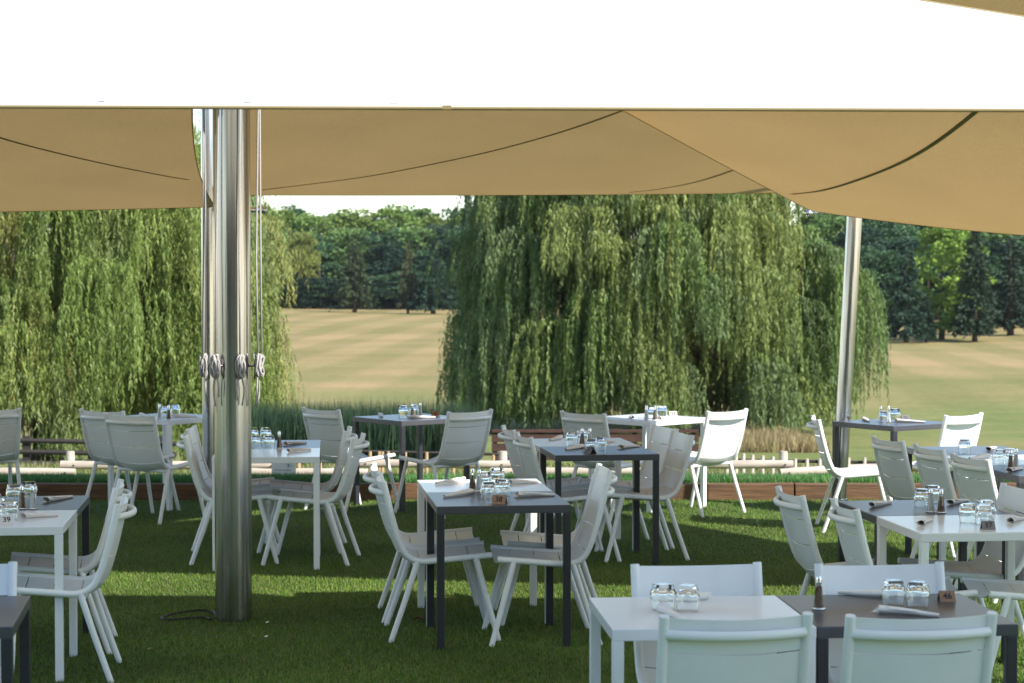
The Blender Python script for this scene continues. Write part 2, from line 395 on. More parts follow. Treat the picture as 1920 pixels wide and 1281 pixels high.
def seam(sl, pix, wd=.016):
    root, bv, o0, _ = sl
    pts = catmull([Vector((a, b, 0)) for a, b in pix], 8); c = Vector((0, 0, CAM_H)); L = []
    for q in pts:
        dr = (at(q.x, q.y, 10)-c).normalized(); h = bv.ray_cast(c, dr)
        if h[0] is not None: L.append(h[0] - dr*.006 - o0)
    if len(L) < 3: return
    L = L[::1]; up = Vector((0, 0, 1)); rows = []
    for i, q in enumerate(L):
        t = (L[min(i+1, len(L)-1)]-L[max(i-1, 0)]).normalized(); s_ = t.cross(up).normalized()
        rows.append([q-s_*wd, q+s_*wd])
    MB().grid(rows, .002).build('seam', M_SEAM, root)

W_FL, W_FR = at(-900, 197, 7.5), at(3500, 213, 7.5)
W_BL, W_BR = at(-1300, -480, 9.75), at(3050, 212, 10.4)
sw = sail('white_shade_sail', 'bright white sunlit shade sail across the top of the picture', M_SAILW, W_FL, W_FR, W_BR, W_BL, sag=.05)
# small stitched tabs along the near edge
for px in (197, 472, 748):
    q = at(px, 184, 7.55) - sw[0].location
    MB().box(q+Vector((-.011, -.02, -.003)), q+Vector((.011, -.012, .003))).build('tab', M_PALE, sw[0])
q = at(838, 200, 7.47) - sw[0].location
MB().box(q+Vector((-.016, -.006, -.010)), q+Vector((.016, .006, .004))).build('clip', M_HEM, sw[0])
sl_l = sail('beige_shade_sail', 'beige shade sail left of the steel column, edge over left willow', M_SAIL,
            at(-1500, 60, 10.6), Vector((-1.64, 11.3, 3.42)), at(404, 388, 16.95), at(-1100, 415, 17.4), bf=(0, 0, -.01), br=(-.12, 0, -.10), sag=.10)
seam(sl_l, [(-120, 215), (0, 258), (100, 285), (200, 308), (300, 328), (352, 337)])
sl_m = sail('beige_shade_sail', 'wide beige shade sail in the middle, right of the steel column', M_SAIL,
            Vector((-1.50, 11.1, 3.30)), at(720, -150, 10.9), at(1512, 361, 17.8), at(436, 366, 17.6), bf=(0, 0, -.01), sag=.06)
seam(sl_m, [(485, 357), (600, 343), (700, 329), (820, 306), (940, 279), (1060, 245), (1165, 208), (1230, 180)])
seam(sl_m, [(1180, 361), (1240, 354), (1310, 340), (1378, 318), (1440, 296)])
sl_r = sail('beige_shade_sail', 'beige shade sail at right, its corner by the leaning mast', M_SAIL,
            Vector((-1.46, 11.25, 3.98)), Vector((4.6, 10.45, 3.45)), Vector((5.2, 11.5, 2.1)), at(1520, 395, 16.6), bl=(.05, 0, -.06), bf=(.1, .1, -.10), sag=.12)
seam(sl_r, [(1850, 185), (1825, 213), (1750, 270), (1680, 309), (1600, 340), (1540, 357), (1484, 364)], .02)

sail('white_shade_sail', 'unseen white shade sail put in to shade the nearest tables', M_SAILW, Vector((-.8, 3.8, 3.4)), Vector((6.6, 3.8, 3.4)), Vector((6.6, 6.55, 3.3)), Vector((-.8, 6.55, 3.3)), sag=.05)  # sail out of view, added to keep sun off the foreground furniture
ch = thing('backdrop', 'brick clubhouse behind the camera, put in unseen for reflections in the steel', 'building', (0, -13, 0))  # unseen building added to give the steel column brown reflections
M_BRICK = mat('brown_brick', (.23, .13, .085), .9, noise=(.16, .09, .06), nscale=8, bump=.3, bscale=12)
MB().box((-16, -6, 0), (16, 0, 4.2)).build('wall', M_BRICK, ch)
MB().add([(-16.5, .5, 4.2), (16.5, .5, 4.2), (16.5, -3, 6.4), (-16.5, -3, 6.4), (16.5, -6.5, 4.2), (-16.5, -6.5, 4.2)], [(0, 1, 2, 3), (3, 2, 4, 5), (1, 4, 2), (0, 3, 5), (0, 5, 4, 1)]).build('roof', mat('slate', (.06, .055, .055), .7), ch)
for k in range(6):
    MB().box((-13.6+k*5, .004, .1), (-11.6+k*5, .05, 2.3)).build('window', mat('window_pane', (.03, .035, .04), .05), ch)

# ---------------------------------------------------------------- masts, column, ropes
col = thing('steel_column', 'thick brushed steel column standing on the lawn with rope cleats', 'column', (-1.563, 11.76, 0))
smooth_by_angle(MB().lathe([(.103, 0), (.103, 4.6)], 48).build('post', M_STEEL, col))
MB().lathe([(.104, 4.6), (.108, 4.61), (.108, 4.66), (0, 4.68)], 32).build('cap', M_STEEL, col)
rope_spots = [(-.135, -.02, 'leftmost'), (-.064, -.098, 'second from left'), (.048, -.105, 'third from left'), (.122, -.03, 'rightmost')]
for i, (dx, dy, wh) in enumerate(rope_spots):
    zc = 1.43
    dirv = Vector((dx, dy, 0)).normalized(); base = dirv*.104; out_ = Vector((dx, dy, 0))
    cleat = MB(); cleat.tube([base+Vector((0, 0, zc)), base+dirv*.03+Vector((0, 0, zc))], .008, 8)
    cleat.tube([base+dirv*.026+Vector((0, 0, zc-.075)), base+dirv*.034+Vector((0, 0, zc)), base+dirv*.026+Vector((0, 0, zc+.075))], [.004, .007, .004], 8)
    cleat.build('cleat', M_STEEL, col, True)
    rp_ = thing('rope', f'grey halyard rope tied on the steel column, {wh} of the four', 'rope', col.location, 0, 'halyard ropes tied on the column')
    o = dirv*.150 if i in (0, 3) else dirv*.142
    top = dirv*(.12 if i in (1, 2) else .155)
    sx = Vector((-dirv.y, dirv.x, 0))
    MB().tube([o+Vector((0, 0, zc+.06)), o*.95+Vector((0, 0, zc+.6)), top+sx*.012+Vector((0, 0, 3.0)), top+sx*.02+Vector((0, 0, 4.5))], .0055, 8).build('line', M_ROPE, rp_, True)
    if i in (0, 3): MB().tube([o*1.1+sx*.02+Vector((0, 0, zc+.06)), o*1.05+sx*.03+Vector((0, 0, zc+.7)), o+sx*.035+Vector((0, 0, 4.5))], .0055, 8).build('line', M_ROPE, rp_, True)
    cb = MB(); rr = random.Random(i)
    for t in range(11):
        ph = rr.uniform(0, 6); W_, H_ = .005+.0020*((t*7) % 11), .048+.0018*((t*5) % 11); pts = []
        for a in range(25):
            th = 2*math.pi*a/24
            if t % 2: px_, pz_ = W_*math.sin(th), H_*math.cos(th)
            else: px_, pz_ = W_*math.sin(2*th+.3)*.9, H_*math.cos(th)
            pts.append(o + sx*px_ + dirv*(.006*math.sin(th*2+ph)+.0035*t-.01) + Vector((0, 0, zc+pz_)))
        cb.tube(pts, .0055, 6, False)
    cb.build('coil', M_ROPE, rp_, True)
    for t in range(2):
        e = rr.uniform(.12, .24); s0 = sx*(.02*(t*2-1)+rr.uniform(-.005, .005))
        MB().tube(catmull([o+s0*.3+Vector((0, 0, zc-.05)), o+s0+Vector((0, 0, zc-.05-e*.5)), o+s0*.6+dirv*-.01+Vector((0, 0, zc-.05-e))], 4), .0052, 6).build('tail', M_ROPE, rp_, True)

def mast(label, base, top, r, arm):
    t = thing('steel_mast', label, 'mast', base); v = Vector(top)-Vector(base)
    smooth_by_angle(MB().tube([Vector((0, 0, 0)), v], r, 28).build('post', M_STEEL, t))
    MB().tube([Vector((0, 0, .01)), Vector((0, 0, .10))], r*1.22, 20).build('base_sleeve', M_STEEL, t, False)
    MB().tube([Vector((-.03, -.16, .01)), Vector((-.02, -.05, .42))], .022, 8, True, .4).build('brace', M_STEEL, t)
    a, b = Vector(arm[0])-Vector(base), Vector(arm[1])-Vector(base)
    MB().tube([a, b], .022, 10).build('arm', M_CHROME, t, True)
    MB().tube([b, b+(b-a).normalized()*.07], .030, 10).build('shackle', M_CHROME, t, True)
    return t
mast('slender steel mast standing behind the steel column at left', (-2.465, 17.08, 0), (-2.465, 17.1, 4.3), .056, (at(392, 391, 17.08), at(484, 394, 17.02)))
mb_, mt_ = on_plane(1571, 958), at(1602, 405, 17.15)
mast('leaning steel mast at right beside the far right grey table', mb_, mb_+(mt_-mb_)*1.7, .062, (at(1594, 392, 17.1), at(1522, 399, 16.75)))

# ---------------------------------------------------------------- log rail, palisades, board fences
def log(name, label, a, b, r, group='horizontal log rails'):
    a, b = Vector(a), Vector(b); t = thing(name, label, 'log rail', a, 0, group); v = b-a; rr = random.Random(label)
    pts = [v*(i/10) + Vector((0, .004*rr.uniform(-1, 1), .004*rr.uniform(-1, 1))) for i in range(11)]
    smooth_by_angle(MB().tube(pts, [r*(1+.05*rr.uniform(-1, 1)) for _ in pts], 14).build('trunk', M_LOG, t), 50)
    for e in (.06, .94):
        q = v*e + Vector((0, -r*.97, 0)); MB().tube([q, q+Vector((0, -.008, 0))], .009, 8).build('bolt_hole', M_DARKWOOD, t)
    return t
LD = 20.3
log('log_rail', 'pale log rail low at the left edge behind the chairs', at(-160, 885, LD), at(141, 886, LD), .042)
log('log_rail', 'pale log rail with knot left of the far left white table', at(114, 872, LD+.08), at(535, 873, LD+.08), .040)
log('log_rail', 'pale log rail behind the white placard', at(420, 886, LD), at(690, 886, LD), .040)
log('log_rail', 'pale log rail behind the far grey table before the reeds', at(668, 869, LD+.08), at(958, 871, LD+.08), .040)
log('log_rail', 'pale log rail low behind the middle table pair', at(940, 885, LD), at(1250, 885, LD), .040)
log('log_rail', 'pale log rail ending beside the sunlit white chair', at(1225, 870, LD+.08), at(1487, 871, LD+.08), .042)
log('log_rail', 'pale log rail sloping up behind the leaning mast', at(1462, 887, LD), at(1735, 872, LD+.3), .044)
log('log_rail', 'pale log rail behind the row of chairs at right', at(1700, 877, LD+.4), at(2080, 872, LD+.5), .042)
for px, lb in ((132, 'short round log post at the left, before the willow trunk'), (537, 'short round log post behind the white placard'), (943, 'short round log post left of the middle table pair'), (1469, 'short round log post right of the sunlit white chair'), (1236, 'short round log post hidden behind the far white table')):
    q = at(px, 848, LD+.14); t = tag(MB().lathe([(.041, -.75), (.042, 0), (.036, .010), (0, .013)], 18).build('log_post', M_LOG, None, False), lb, 'post', 'posts carrying the log rails'); smooth_by_angle(t); t.location = q
def palisade(label, tops, d0, rail_y, m, r=.019):
    t = thing('palisade_fence', label, 'fence', at(tops[0][0], tops[0][1], d0))
    for px, py in tops:
        q = at(px, py, d0)-t.location
        b = MB().lathe([(r, -.75), (r, -.006), (r*.8, 0), (0, .002)], 10).build('stake', m, t); smooth_by_angle(b); b.location = q
    for dy in rail_y:
        a = at(tops[0][0]-20, tops[0][1]+dy, d0+.04)-t.location; b = at(tops[-1][0]+40, tops[-1][1]+dy, d0+.04)-t.location
        MB().tube([a, b], .018, 6).build('rail', M_DARKWOOD, t)
    return t
palisade('palisade of small stakes behind the log rails, right of the sunlit chair', [(1363, 850), (1380, 851), (1394, 850.5), (1411, 852.5), (1430, 854), (1449, 856), (1491, 860), (1513, 860), (1537, 860), (1591, 858), (1621, 858), (1655, 858), (1690, 857)], 21.4, (12,), M_LOG)
palisade('orange brown stakes by the reeds behind the far grey table', [(640, 847), (668, 847), (694, 846.5), (711, 846.5), (717, 847), (728, 846.5), (760, 848), (800, 848), (850, 850), (925, 853), (985, 856)], 22.5, (-2,), M_PALISADE, .018)
palisade('orange brown stakes behind the white placard', [(470, 862), (500, 862), (560, 860), (600, 858)], 22.5, (4,), M_PALISADE, .02)

ff = thing('field_fence', 'dark post and rail fence beside the left willow trunk', 'fence', (-10.5, 36, float(ground_z(-10.5, 36))))
for px in (-60, 50, 172, 300):
    q = at(px, 818, 36)-ff.location; MB().box(q+Vector((-.06, -.06, -1.0)), q+Vector((.06, .06, 0))).build('post', M_DARKWOOD, ff)
for y0 in (826, 847, 868):
    a = at(-120, y0-3, 35.92)-ff.location; b = at(330, y0+6, 35.92)-ff.location
    MB().tube([a, b], .045, 6).build('rail', M_DARKWOOD, ff)

br = thing('wooden_railing', 'red brown board railing under the right willow, shade darkened into its colour', 'railing', at(925, 880, 26))
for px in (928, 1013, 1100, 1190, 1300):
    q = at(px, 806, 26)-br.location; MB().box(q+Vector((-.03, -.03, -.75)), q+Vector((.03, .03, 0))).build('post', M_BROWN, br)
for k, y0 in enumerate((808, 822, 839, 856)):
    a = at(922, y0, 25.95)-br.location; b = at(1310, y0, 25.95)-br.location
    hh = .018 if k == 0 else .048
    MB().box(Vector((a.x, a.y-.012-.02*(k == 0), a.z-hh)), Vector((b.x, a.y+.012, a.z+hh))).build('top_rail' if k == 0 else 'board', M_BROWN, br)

sg = thing('white_placard', 'small white placard on the grass bank with teal mark and grey lettering', 'sign', at(532, 893, 18.75))
MB().box((-.108, -.004, -.02), (.108, .004, .125)).build('board', M_PLACARD, sg)
def text(s_, size, m, parent, loc, rot=(math.pi/2, 0, 0), name='lettering', fat=0.):
    c = bpy.data.curves.new(name, 'FONT'); c.body = s_; c.size = size; c.align_x = 'CENTER'; c.align_y = 'CENTER'; c.extrude = .0004; c.materials.append(m)
    c.offset = fat
    tmp = bpy.data.objects.new(name, c); COL.objects.link(tmp); dg_ = bpy.context.evaluated_depsgraph_get()
    me = bpy.data.meshes.new_from_object(tmp.evaluated_get(dg_)); bpy.data.objects.remove(tmp)
    if len(me.materials) == 0: me.materials.append(m)
    o = bpy.data.objects.new(name, me); COL.objects.link(o); o.parent = parent; o.location = loc; o.rotation_euler = rot; return o
text('Ne Pas escalader', .0215, M_SIGNDARK, sg, (-.008, -.0052, .055))
MB().tube(catmull([(.030, -.006, .112), (.052, -.006, .108), (.036, -.006, .098), (.054, -.006, .092), (.034, -.006, .080)], 5), .0025, 6).build('logo', M_TEAL, sg)
MB().tube([(.056, -.006, .092), (.085, -.006, .094)], .0018, 6).build('logo', M_TEAL, sg)

# ---------------------------------------------------------------- trees
def limb(mb, a, b, r0, r1, bend=.15, n_=7, sides=8, rng=random):
    a, b = Vector(a), Vector(b); L = (b-a).length
    m_ = (a+b)/2 + Vector((rng.uniform(-1, 1), rng.uniform(-1, 1), rng.uniform(0, 1)))*L*bend
    pts = [a*(1-t)**2+m_*2*t*(1-t)+b*t*t for t in [i/n_ for i in range(n_+1)]]
    mb.tube(pts, [r0+(r1-r0)*i/n_ for i in range(n_+1)], sides)
    return pts
def willow(name, label, base, trunk_h, trunk_r, boughs, n_str, leaf, seed, cols, bare=False):
    """boughs: (x, y, z, spread, drop) relative to base; strands arch out of each bough and hang"""
    rng = np.random.default_rng(seed); rr = random.Random(seed)
    t = thing(name, label, 'tree', base)
    tm = MB(); tm.tube([(0, 0, -.4), (0, 0, .1), (.05, 0, .5), (.0, .05, trunk_h*.6), (.05, 0, trunk_h)], [trunk_r*1.7, trunk_r*1.35, trunk_r*1.05, trunk_r*.95, trunk_r*.8], 14)
    smooth_by_angle(tm.build('trunk', M_BARK, t), 60)
    for bx, by, bz, sp, dr in boughs[::len(boughs)//10]:
        lm = MB(); limb(lm, (0, 0, trunk_h*.85), (bx*.9, by*.9, bz-.1), trunk_r*.34, .03, .12, rng=rr); lm.build('limb', M_BARK, t, True)
    W_ = np.array([b[3]**1.3 for b in boughs]); W_ /= W_.sum()
    Ps, Ds, Ts = [], [], []
    for bi, (bx, by, bz, sp, dr) in enumerate(boughs):
        m_ = int(n_str*W_[bi]); hue = np.array(cols)[rng.integers(0, len(cols))]
        rad = math.hypot(bx, by)+1e-6; ox, oy = bx/rad, by/rad
        for s_ in range(m_):
            a = rng.random()*2*math.pi; q = .45*sp*math.sqrt(rng.random())
            x0, y0 = bx+q*math.cos(a), by+q*math.sin(a)
            z0 = bz - .25*q*q/max(sp, .3) + rng.normal()*.08
            Lr = dr*(.70+.42*rng.random()); Lr = min(Lr, z0-.15-.5*rng.random())
            if bare and abs(x0) < .8 and y0 < .3: Lr = min(Lr, z0-1.2-.5*rng.random())
            if Lr < .3: continue
            fling = .75*sp*(.25+rng.random())
            ax, ay = (math.cos(a)+ox*.8)*fling, (math.sin(a)+oy*.8)*fling
            cs = hue*(.8+.4*rng.random())
            for lk in range(4):                         # a lock of strands hanging together
                L2 = Lr*(.6+.4*rng.random()); nn = int(L2/leaf[2])
                if nn < 3: continue
                tt = (np.arange(nn)+rng.random(nn)*.6)/nn
                e = 1-np.exp(-tt*5); arch = .30*np.sin(np.minimum(tt*7, math.pi))*(tt < .5)
                jx, jy = rng.normal(0, .05, 2)
                P = np.stack([x0+ax*e+jx*e+.04*np.sin(tt*5+a*3+lk), y0+ay*e+jy*e+.04*np.cos(tt*6+a+lk), z0+arch-L2*tt], 1)
                ang = rng.random(nn)*2*math.pi; lean = .18+.48*rng.random(nn)
                D = np.stack([np.cos(ang)*lean, np.sin(ang)*lean, -np.ones(nn)], 1)
                Ps.append(P); Ds.append(D); Ts.append(np.repeat((cs*(.85+.3*rng.random()))[None], nn, 0)*(.85+.3*rng.random((nn, 1))))
    P = np.concatenate(Ps); D = unit(np.concatenate(Ds)); T = np.concatenate(Ts)
    S = unit(np.cross(D, rng.normal(size=D.shape)))
    V, F = leaf_tris(P, D, S, leaf[0], leaf[1], rng)
    cr = link('crown', np_mesh('crown', V, F, np.repeat(T, 3, 0)), M_LEAF, t); cr['kind'] = 'stuff'
    return t
def shell(n_, rx, ry, ztop, zc, zmin, seed, sp=(.5, .95), dr=(1.6, 3.4), skew=0.):
    rng = random.Random(seed); out_ = []
    for i in range(n_):
        a = i*2.39996+rng.uniform(-.3, .3); z = zmin+(ztop-zmin)*((i*.7548+rng.uniform(0, .25)) % 1)**1.25
        k = math.sqrt(max(1-((z-zc)/(ztop-zc))**2, .02)) if z > zc else 1.-.06*(zc-z)/zc
        k *= rng.uniform(.80, 1.0) if rng.random() < .72 else rng.uniform(.25, .8)
        x_, y_ = rx*k*math.cos(a), ry*k*math.sin(a)
        out_.append((x_, y_, z-max(0, x_-1.6)*skew, rng.uniform(*sp), rng.uniform(*dr)))
    return out_
def dome(n_, rx, ry, ztop, zlow, seed, sp=(.7, 1.3), dr=(2.5, 5), squash=.75):
    rng = random.Random(seed); out_ = []
    for i in range(n_):
        f = ((i+.5)/n_)**.62; a = i*2.39996+rng.uniform(-.25, .25)
        z = ztop-(ztop-zlow)*f**2.2 + rng.uniform(-.35, .35)
        out_.append((rx*f*math.cos(a)*rng.uniform(.9, 1.05), ry*f*math.sin(a)*rng.uniform(.9, 1.05), z, rng.uniform(*sp), rng.uniform(*dr)))
    return out_
WC = [(.21, .27, .06), (.25, .29, .07), (.17, .23, .05), (.28, .28, .075), (.20, .25, .08)]
gz = float(ground_z(-9.9, 45))
bl_ = shell(190, 4.25, 4.0, 8.6, 4.4, 1.9, 3, (.45, .85), (1.6, 3.3)) + [(4.3, -.6, 3.9, .5, 2.8), (4.45, .3, 3.6, .45, 2.7), (3.8, -1.5, 4.6, .6, 3.4), (3.3, .5, 5.4, .7, 3.4)]
willow('weeping_willow', 'sunlit yellow green weeping willow at left, thick trunk by dark fence', (-10.0, 45, gz), 3.4, .30, bl_, 6200, (.13, .027, .064), 11, WC, True)
WC2 = [(.155, .22, .055), (.20, .25, .066), (.115, .17, .052), (.225, .26, .068), (.16, .215, .08)]
gz = float(ground_z(4.6, 72))
br_ = shell(265, 5.9, 5.2, 12.4, 6.6, 2.2, 8, (.55, 1.05), (1.9, 3.9), .85)
br_ += [(5.7, -1, 6.4, .8, 4.0), (6.2, .6, 6.3, .8, 4.2), (7.0, .2, 5.7, .6, 4.4), (6.4, -1.8, 5.6, .8, 4.4), (7.1, -1.0, 5.1, .5, 4.2), (5.9, -1.2, 4.2, .7, 3.4), (6.6, .4, 3.8, .6, 3.0), (-5.4, -.6, 4.6, .7, 3.8), (-5.9, .5, 3.7, .5, 2.9), (-5.2, -1.6, 5.8, .7, 4.4), (-6.3, -.3, 3.9, .4, 3.2), (-6.0, .9, 4.6, .5, 3.9)]
willow('weeping_willow', 'large weeping willow in the middle, dark hanging curtains of leaves', (4.6, 72, gz), 4.0, .42, br_, 9000, (.18, .046, .10), 12, WC2)

def broad_mesh(seed, h=13., r=4.6, n_cl=46, per=165, leaf=.42):
    rng = np.random.default_rng(seed); P, D, T = [], [], []
    for i in range(n_cl):
        a = rng.random()*2*math.pi; f = rng.random()**.5; zz = rng.random()
        rad = r*f*math.sqrt(max(1-(2*zz-.75)**2/1.7, .05))
        c = np.array([rad*math.cos(a), rad*math.sin(a), h*(.06+.90*zz)]); cr_ = r*(.22+.2*rng.random())
        N = unit(rng.normal(size=(per, 3))); N[:, 2] = np.abs(N[:, 2])*.9-.15*rng.random(per)
        P.append(c+N*cr_*(.7+.3*rng.random((per, 1)))); D.append(unit(N+rng.normal(size=(per, 3))*.8))
        T.append(np.repeat((.8+.4*rng.random())*np.ones((1, 3)), per, 0)*(.8+.4*rng.random((per, 1))))
    P, D, T = np.concatenate(P), np.concatenate(D), np.concatenate(T)
    S = unit(np.cross(D, rng.normal(size=D.shape))); V, F = leaf_quads(P, D, S, leaf, leaf*.8, rng)
    return V, F, np.repeat(T, 4, 0)
def conifer_mesh(seed, h=12., r=3., gaps=.15, leaf=.5):
    rng = np.random.default_rng(seed); P, D, T = [], [], []
    z = h*.12
    while z < h*.98:
        f = 1-z/h; L = r*(f**.75)*(.7+.5*rng.random()); nb = 6+int(7*f)
        for b in range(nb):
            if rng.random() < gaps: continue
            a = rng.random()*2*math.pi; l_ = L*(.6+.5*rng.random()); m_ = int(l_/.10)+3
            t_ = np.sqrt(rng.random(m_)); dirv = np.array([math.cos(a), math.sin(a), -.18])
            Q = np.array([0, 0, z])+dirv*(l_*t_)[:, None]+rng.normal(size=(m_, 3))*.14
            P.append(Q); D.append(unit(dirv+np.array([0, 0, -.5])+rng.normal(size=(m_, 3))*.5)); T.append(np.repeat((.7+.5*rng.random())*np.ones((1, 3)), m_, 0))
        z += h*.028*(.7+.6*rng.random())
    P, D, T = np.concatenate(P), np.concatenate(D), np.concatenate(T)
    S = unit(np.cross(D, rng.normal(size=D.shape))); V, F = leaf_quads(P, D, S, leaf, leaf*.5, rng)
    return V, F, np.repeat(T, 4, 0)
TREES = {}
def tree(kind, seed, col_, px, d, top_y, wscale, label, group=None, name=None, trunk=.25, base_y=None):
    X = (px-960)/FPX*d; z = float(ground_z(X, d)); top = at(px, top_y, d).z; h = top-z
    key = (kind, seed, col_)
    if key not in TREES:
        V, F, T = (broad_mesh(seed) if kind == 'b' else conifer_mesh(seed, gaps=.3 if kind == 'g' else .1))
        TREES[key] = np_mesh('crown', V, F, T*np.array(col_))
        TREES[key].materials.append(M_TREELEAF)
        mb = MB(); mb.tube([(0, 0, -.4), (0, 0, 2), (.1, 0, 6), (0, 0, 11)], [.34, .26, .16, .04], 8)
        TREES[('trunk', kind)] = TREES.get(('trunk', kind)) or mb.mesh('trunk')
    t = thing(name or ('broadleaf_tree' if kind == 'b' else 'conifer_tree'), label, 'tree', (X, d, z), random.uniform(0, 6.28), group)
    H0 = 13. if kind == 'b' else 12.
    s_ = h/H0; t.scale = (s_*wscale, s_*wscale, s_)
    link('trunk', TREES[('trunk', kind)], M_BARK, t, True); cr = link('crown', TREES[key], M_TREELEAF, t); cr['kind'] = 'stuff'
    return t
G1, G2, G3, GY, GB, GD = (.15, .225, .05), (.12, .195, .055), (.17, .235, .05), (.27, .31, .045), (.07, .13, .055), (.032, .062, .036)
gl = 'trees of the far wood beyond the field'
lb = 'dense green broadleaf tree in the far wood beyond the field'
for i, (px, ty, d_) in enumerate([(380, 392, 330), (430, 400, 318), (505, 393, 322), (542, 396, 334), (585, 412, 318), (628, 405, 330), (668, 404, 322), (706, 412, 334), (742, 396, 322), (780, 398, 330), (818, 410, 322), (855, 403, 332), (900, 396, 322), (950, 398, 330), (1400, 430, 330), (1480, 440, 250), (1530, 398, 256), (1570, 402, 248), (1610, 408, 258), (1650, 400, 250), (1700, 404, 256), (1750, 402, 250), (1800, 398, 258), (1850, 402, 250), (1900, 396, 256), (1950, 400, 250), (2000, 400, 256), (320, 396, 330), (260, 400, 326), (1000, 396, 330)]):
    tree('b', 100+i % 5, (G1, G2, G3, GB)[i % 4], px, d_, ty, 1.15, lb, gl)
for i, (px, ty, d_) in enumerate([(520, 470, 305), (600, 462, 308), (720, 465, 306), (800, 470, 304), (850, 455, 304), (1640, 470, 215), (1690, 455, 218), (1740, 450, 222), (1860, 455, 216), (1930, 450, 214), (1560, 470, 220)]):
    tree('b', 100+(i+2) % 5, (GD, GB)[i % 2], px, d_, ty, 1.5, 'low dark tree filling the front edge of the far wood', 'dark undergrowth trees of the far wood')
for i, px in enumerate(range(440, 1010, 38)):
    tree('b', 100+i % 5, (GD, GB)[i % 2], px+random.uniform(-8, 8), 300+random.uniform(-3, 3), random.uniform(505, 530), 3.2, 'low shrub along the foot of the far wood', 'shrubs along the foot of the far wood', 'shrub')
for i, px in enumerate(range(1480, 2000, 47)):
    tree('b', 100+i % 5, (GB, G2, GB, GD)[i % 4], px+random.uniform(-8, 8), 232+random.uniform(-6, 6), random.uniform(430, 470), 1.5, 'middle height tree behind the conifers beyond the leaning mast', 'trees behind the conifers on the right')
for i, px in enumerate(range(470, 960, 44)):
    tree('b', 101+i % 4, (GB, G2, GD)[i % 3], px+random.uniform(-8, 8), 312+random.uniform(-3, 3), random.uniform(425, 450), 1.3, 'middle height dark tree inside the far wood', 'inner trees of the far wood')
tree('b', 101, (.19, .215, .05), 565, 300, 445, .8, 'yellowing broadleaf tree in the far wood, left of the lone conifer', trunk=.2)
tree('g', 201, (.055, .075, .03), 665, 272, 447, 1.25, 'lone gappy conifer on the far side of the dry field', name='conifer_tree')
tree('g', 202, (.075, .085, .035), 765, 270, 450, .75, 'thin conifer with bare pale trunk left of the large willow')
tree('c', 203, GD, 812, 268, 462, 1.5, 'wide dark conifer just left of the large willow')
tree('c', 204, GD, 878, 300, 345, .5, 'tall dark columnar tree peeking out left of the large willow')
tree('c', 205, GD, 476, 290, 355, .6, 'tall dark conifer just right of the steel column')
tree('c', 203, GD, 1700, 172, 462, 1.15, 'dark spreading conifer on the far field right of the leaning mast')
tree('b', 104, (.19, .285, .05), 1766, 178, 436, 1.25, 'bright yellow green tree behind the dark conifer at right')
tree('c', 204, (.028, .05, .028), 1737, 172, 550, 1.0, 'short dark conifer in front of the yellow green tree')
tree('c', 205, (.04, .066, .034), 1828, 173, 420, .95, 'tall dark conifer right of the yellow green tree')
tree('g', 202, (.034, .058, .034), 1895, 186, 440, 1.35, 'dark conifer at the right edge of the picture')
tree('c', 204, GD, 1655, 178, 560, 1.6, 'low dark conifer touching the right side of the large willow')

df = thing('pasture_fence', 'distant low post and rail fence under the conifers at right', 'fence', (33, 215, float(ground_z(33, 215))))
for k in range(12):
    q = Vector((-6+k*2.6, 0, float(ground_z(27+k*2.6, 215))-df.location.z)); MB().box(q+Vector((-.06, -.06, 0)), q+Vector((.06, .06, 1.0))).build('post', M_DARKWOOD, df)
MB().tube([(-6, 0, .95), (23, 0, .8)], .05, 6).build('rail', M_DARKWOOD, df)
for k, (px, py) in enumerate(((1653, 655),)):
    q = at(px, py, 150); q.z = float(ground_z(q.x, 150)); tag(MB().tube([(0, 0, 0), (0, 0, .9)], .10, 8).build('marker_post', M_DARKWOOD), 'short dark marker post on the field right of the leaning mast', 'post').location = q

# ================================================================== FURNITURE
TH, TS = .744, .70
def table_proto(m, mtop):
    t = thing('table', 'x', 'table')
    link('tabletop', rounded_box((0, 0, TH-.041), (TS, TS, TH), .004, 2), mtop, t, False)
    for (a, b) in ((0, 0), (1, 0), (0, 1), (1, 1)):
        x0, y0 = a*(TS-.042), b*(TS-.042)
        e = .0015
        link('leg', rounded_box((x0+e, y0+e, .0), (x0+.042-e, y0+.042-e, TH-.040), .004, 2), m, t)
    return t
PT = {'w': table_proto(M_WHITE, M_WTOP), 'g': table_proto(M_GREY, M_GTOP)}
USED = set()
TABLES = {}
def table(key, c, origin, rot, u0, v0, label):
    t = PT[c] if c not in USED else copy_tree(PT[c]); USED.add(c)
    gap = .0025
    u, v = u0*(TS+gap), v0*(TS+gap); ca, sa = math.cos(rot), math.sin(rot)
    t.location = (origin[0]+u*ca-v*sa, origin[1]+u*sa+v*ca, 0); t.rotation_euler.z = rot
    tag(t, label, 'table', 'white square tables' if c == 'w' else 'grey square tables')
    TABLES[key] = (t.location.copy(), rot)
O38, O40, O46, O37, O39 = (-.387, 10.80), (.287, 13.84), (.339, 7.07), (1.888, 9.68), (-2.829, 9.88)
table('38g', 'g', O38, .118, 0, 0, 'dark grey square table in the middle carrying a 38 sign at its front')
table('38w', 'w', O38, .118, 0, 1, 'white square table pushed against the back of the central dark table')
table('40g', 'g', O40, .136, 0, 0, 'dark grey square table behind and right of the central dark table')
table('40w', 'w', O40, .136, 0, 1, 'white square table joined behind the dark table right of the central dark table')
table('46w', 'w', O46, .077, 0, 0, 'white square table in the right foreground, two upturned glasses on it')
table('46g', 'g', O46, .077, 1, 0, 'dark grey square table in the right foreground carrying a 46 sign')
table('37w', 'w', O37, .122, 0, 0, 'white square table at right carrying a 37 sign')
table('37g', 'g', O37, .122, 0, 1, 'dark grey square table joined behind the right white table')
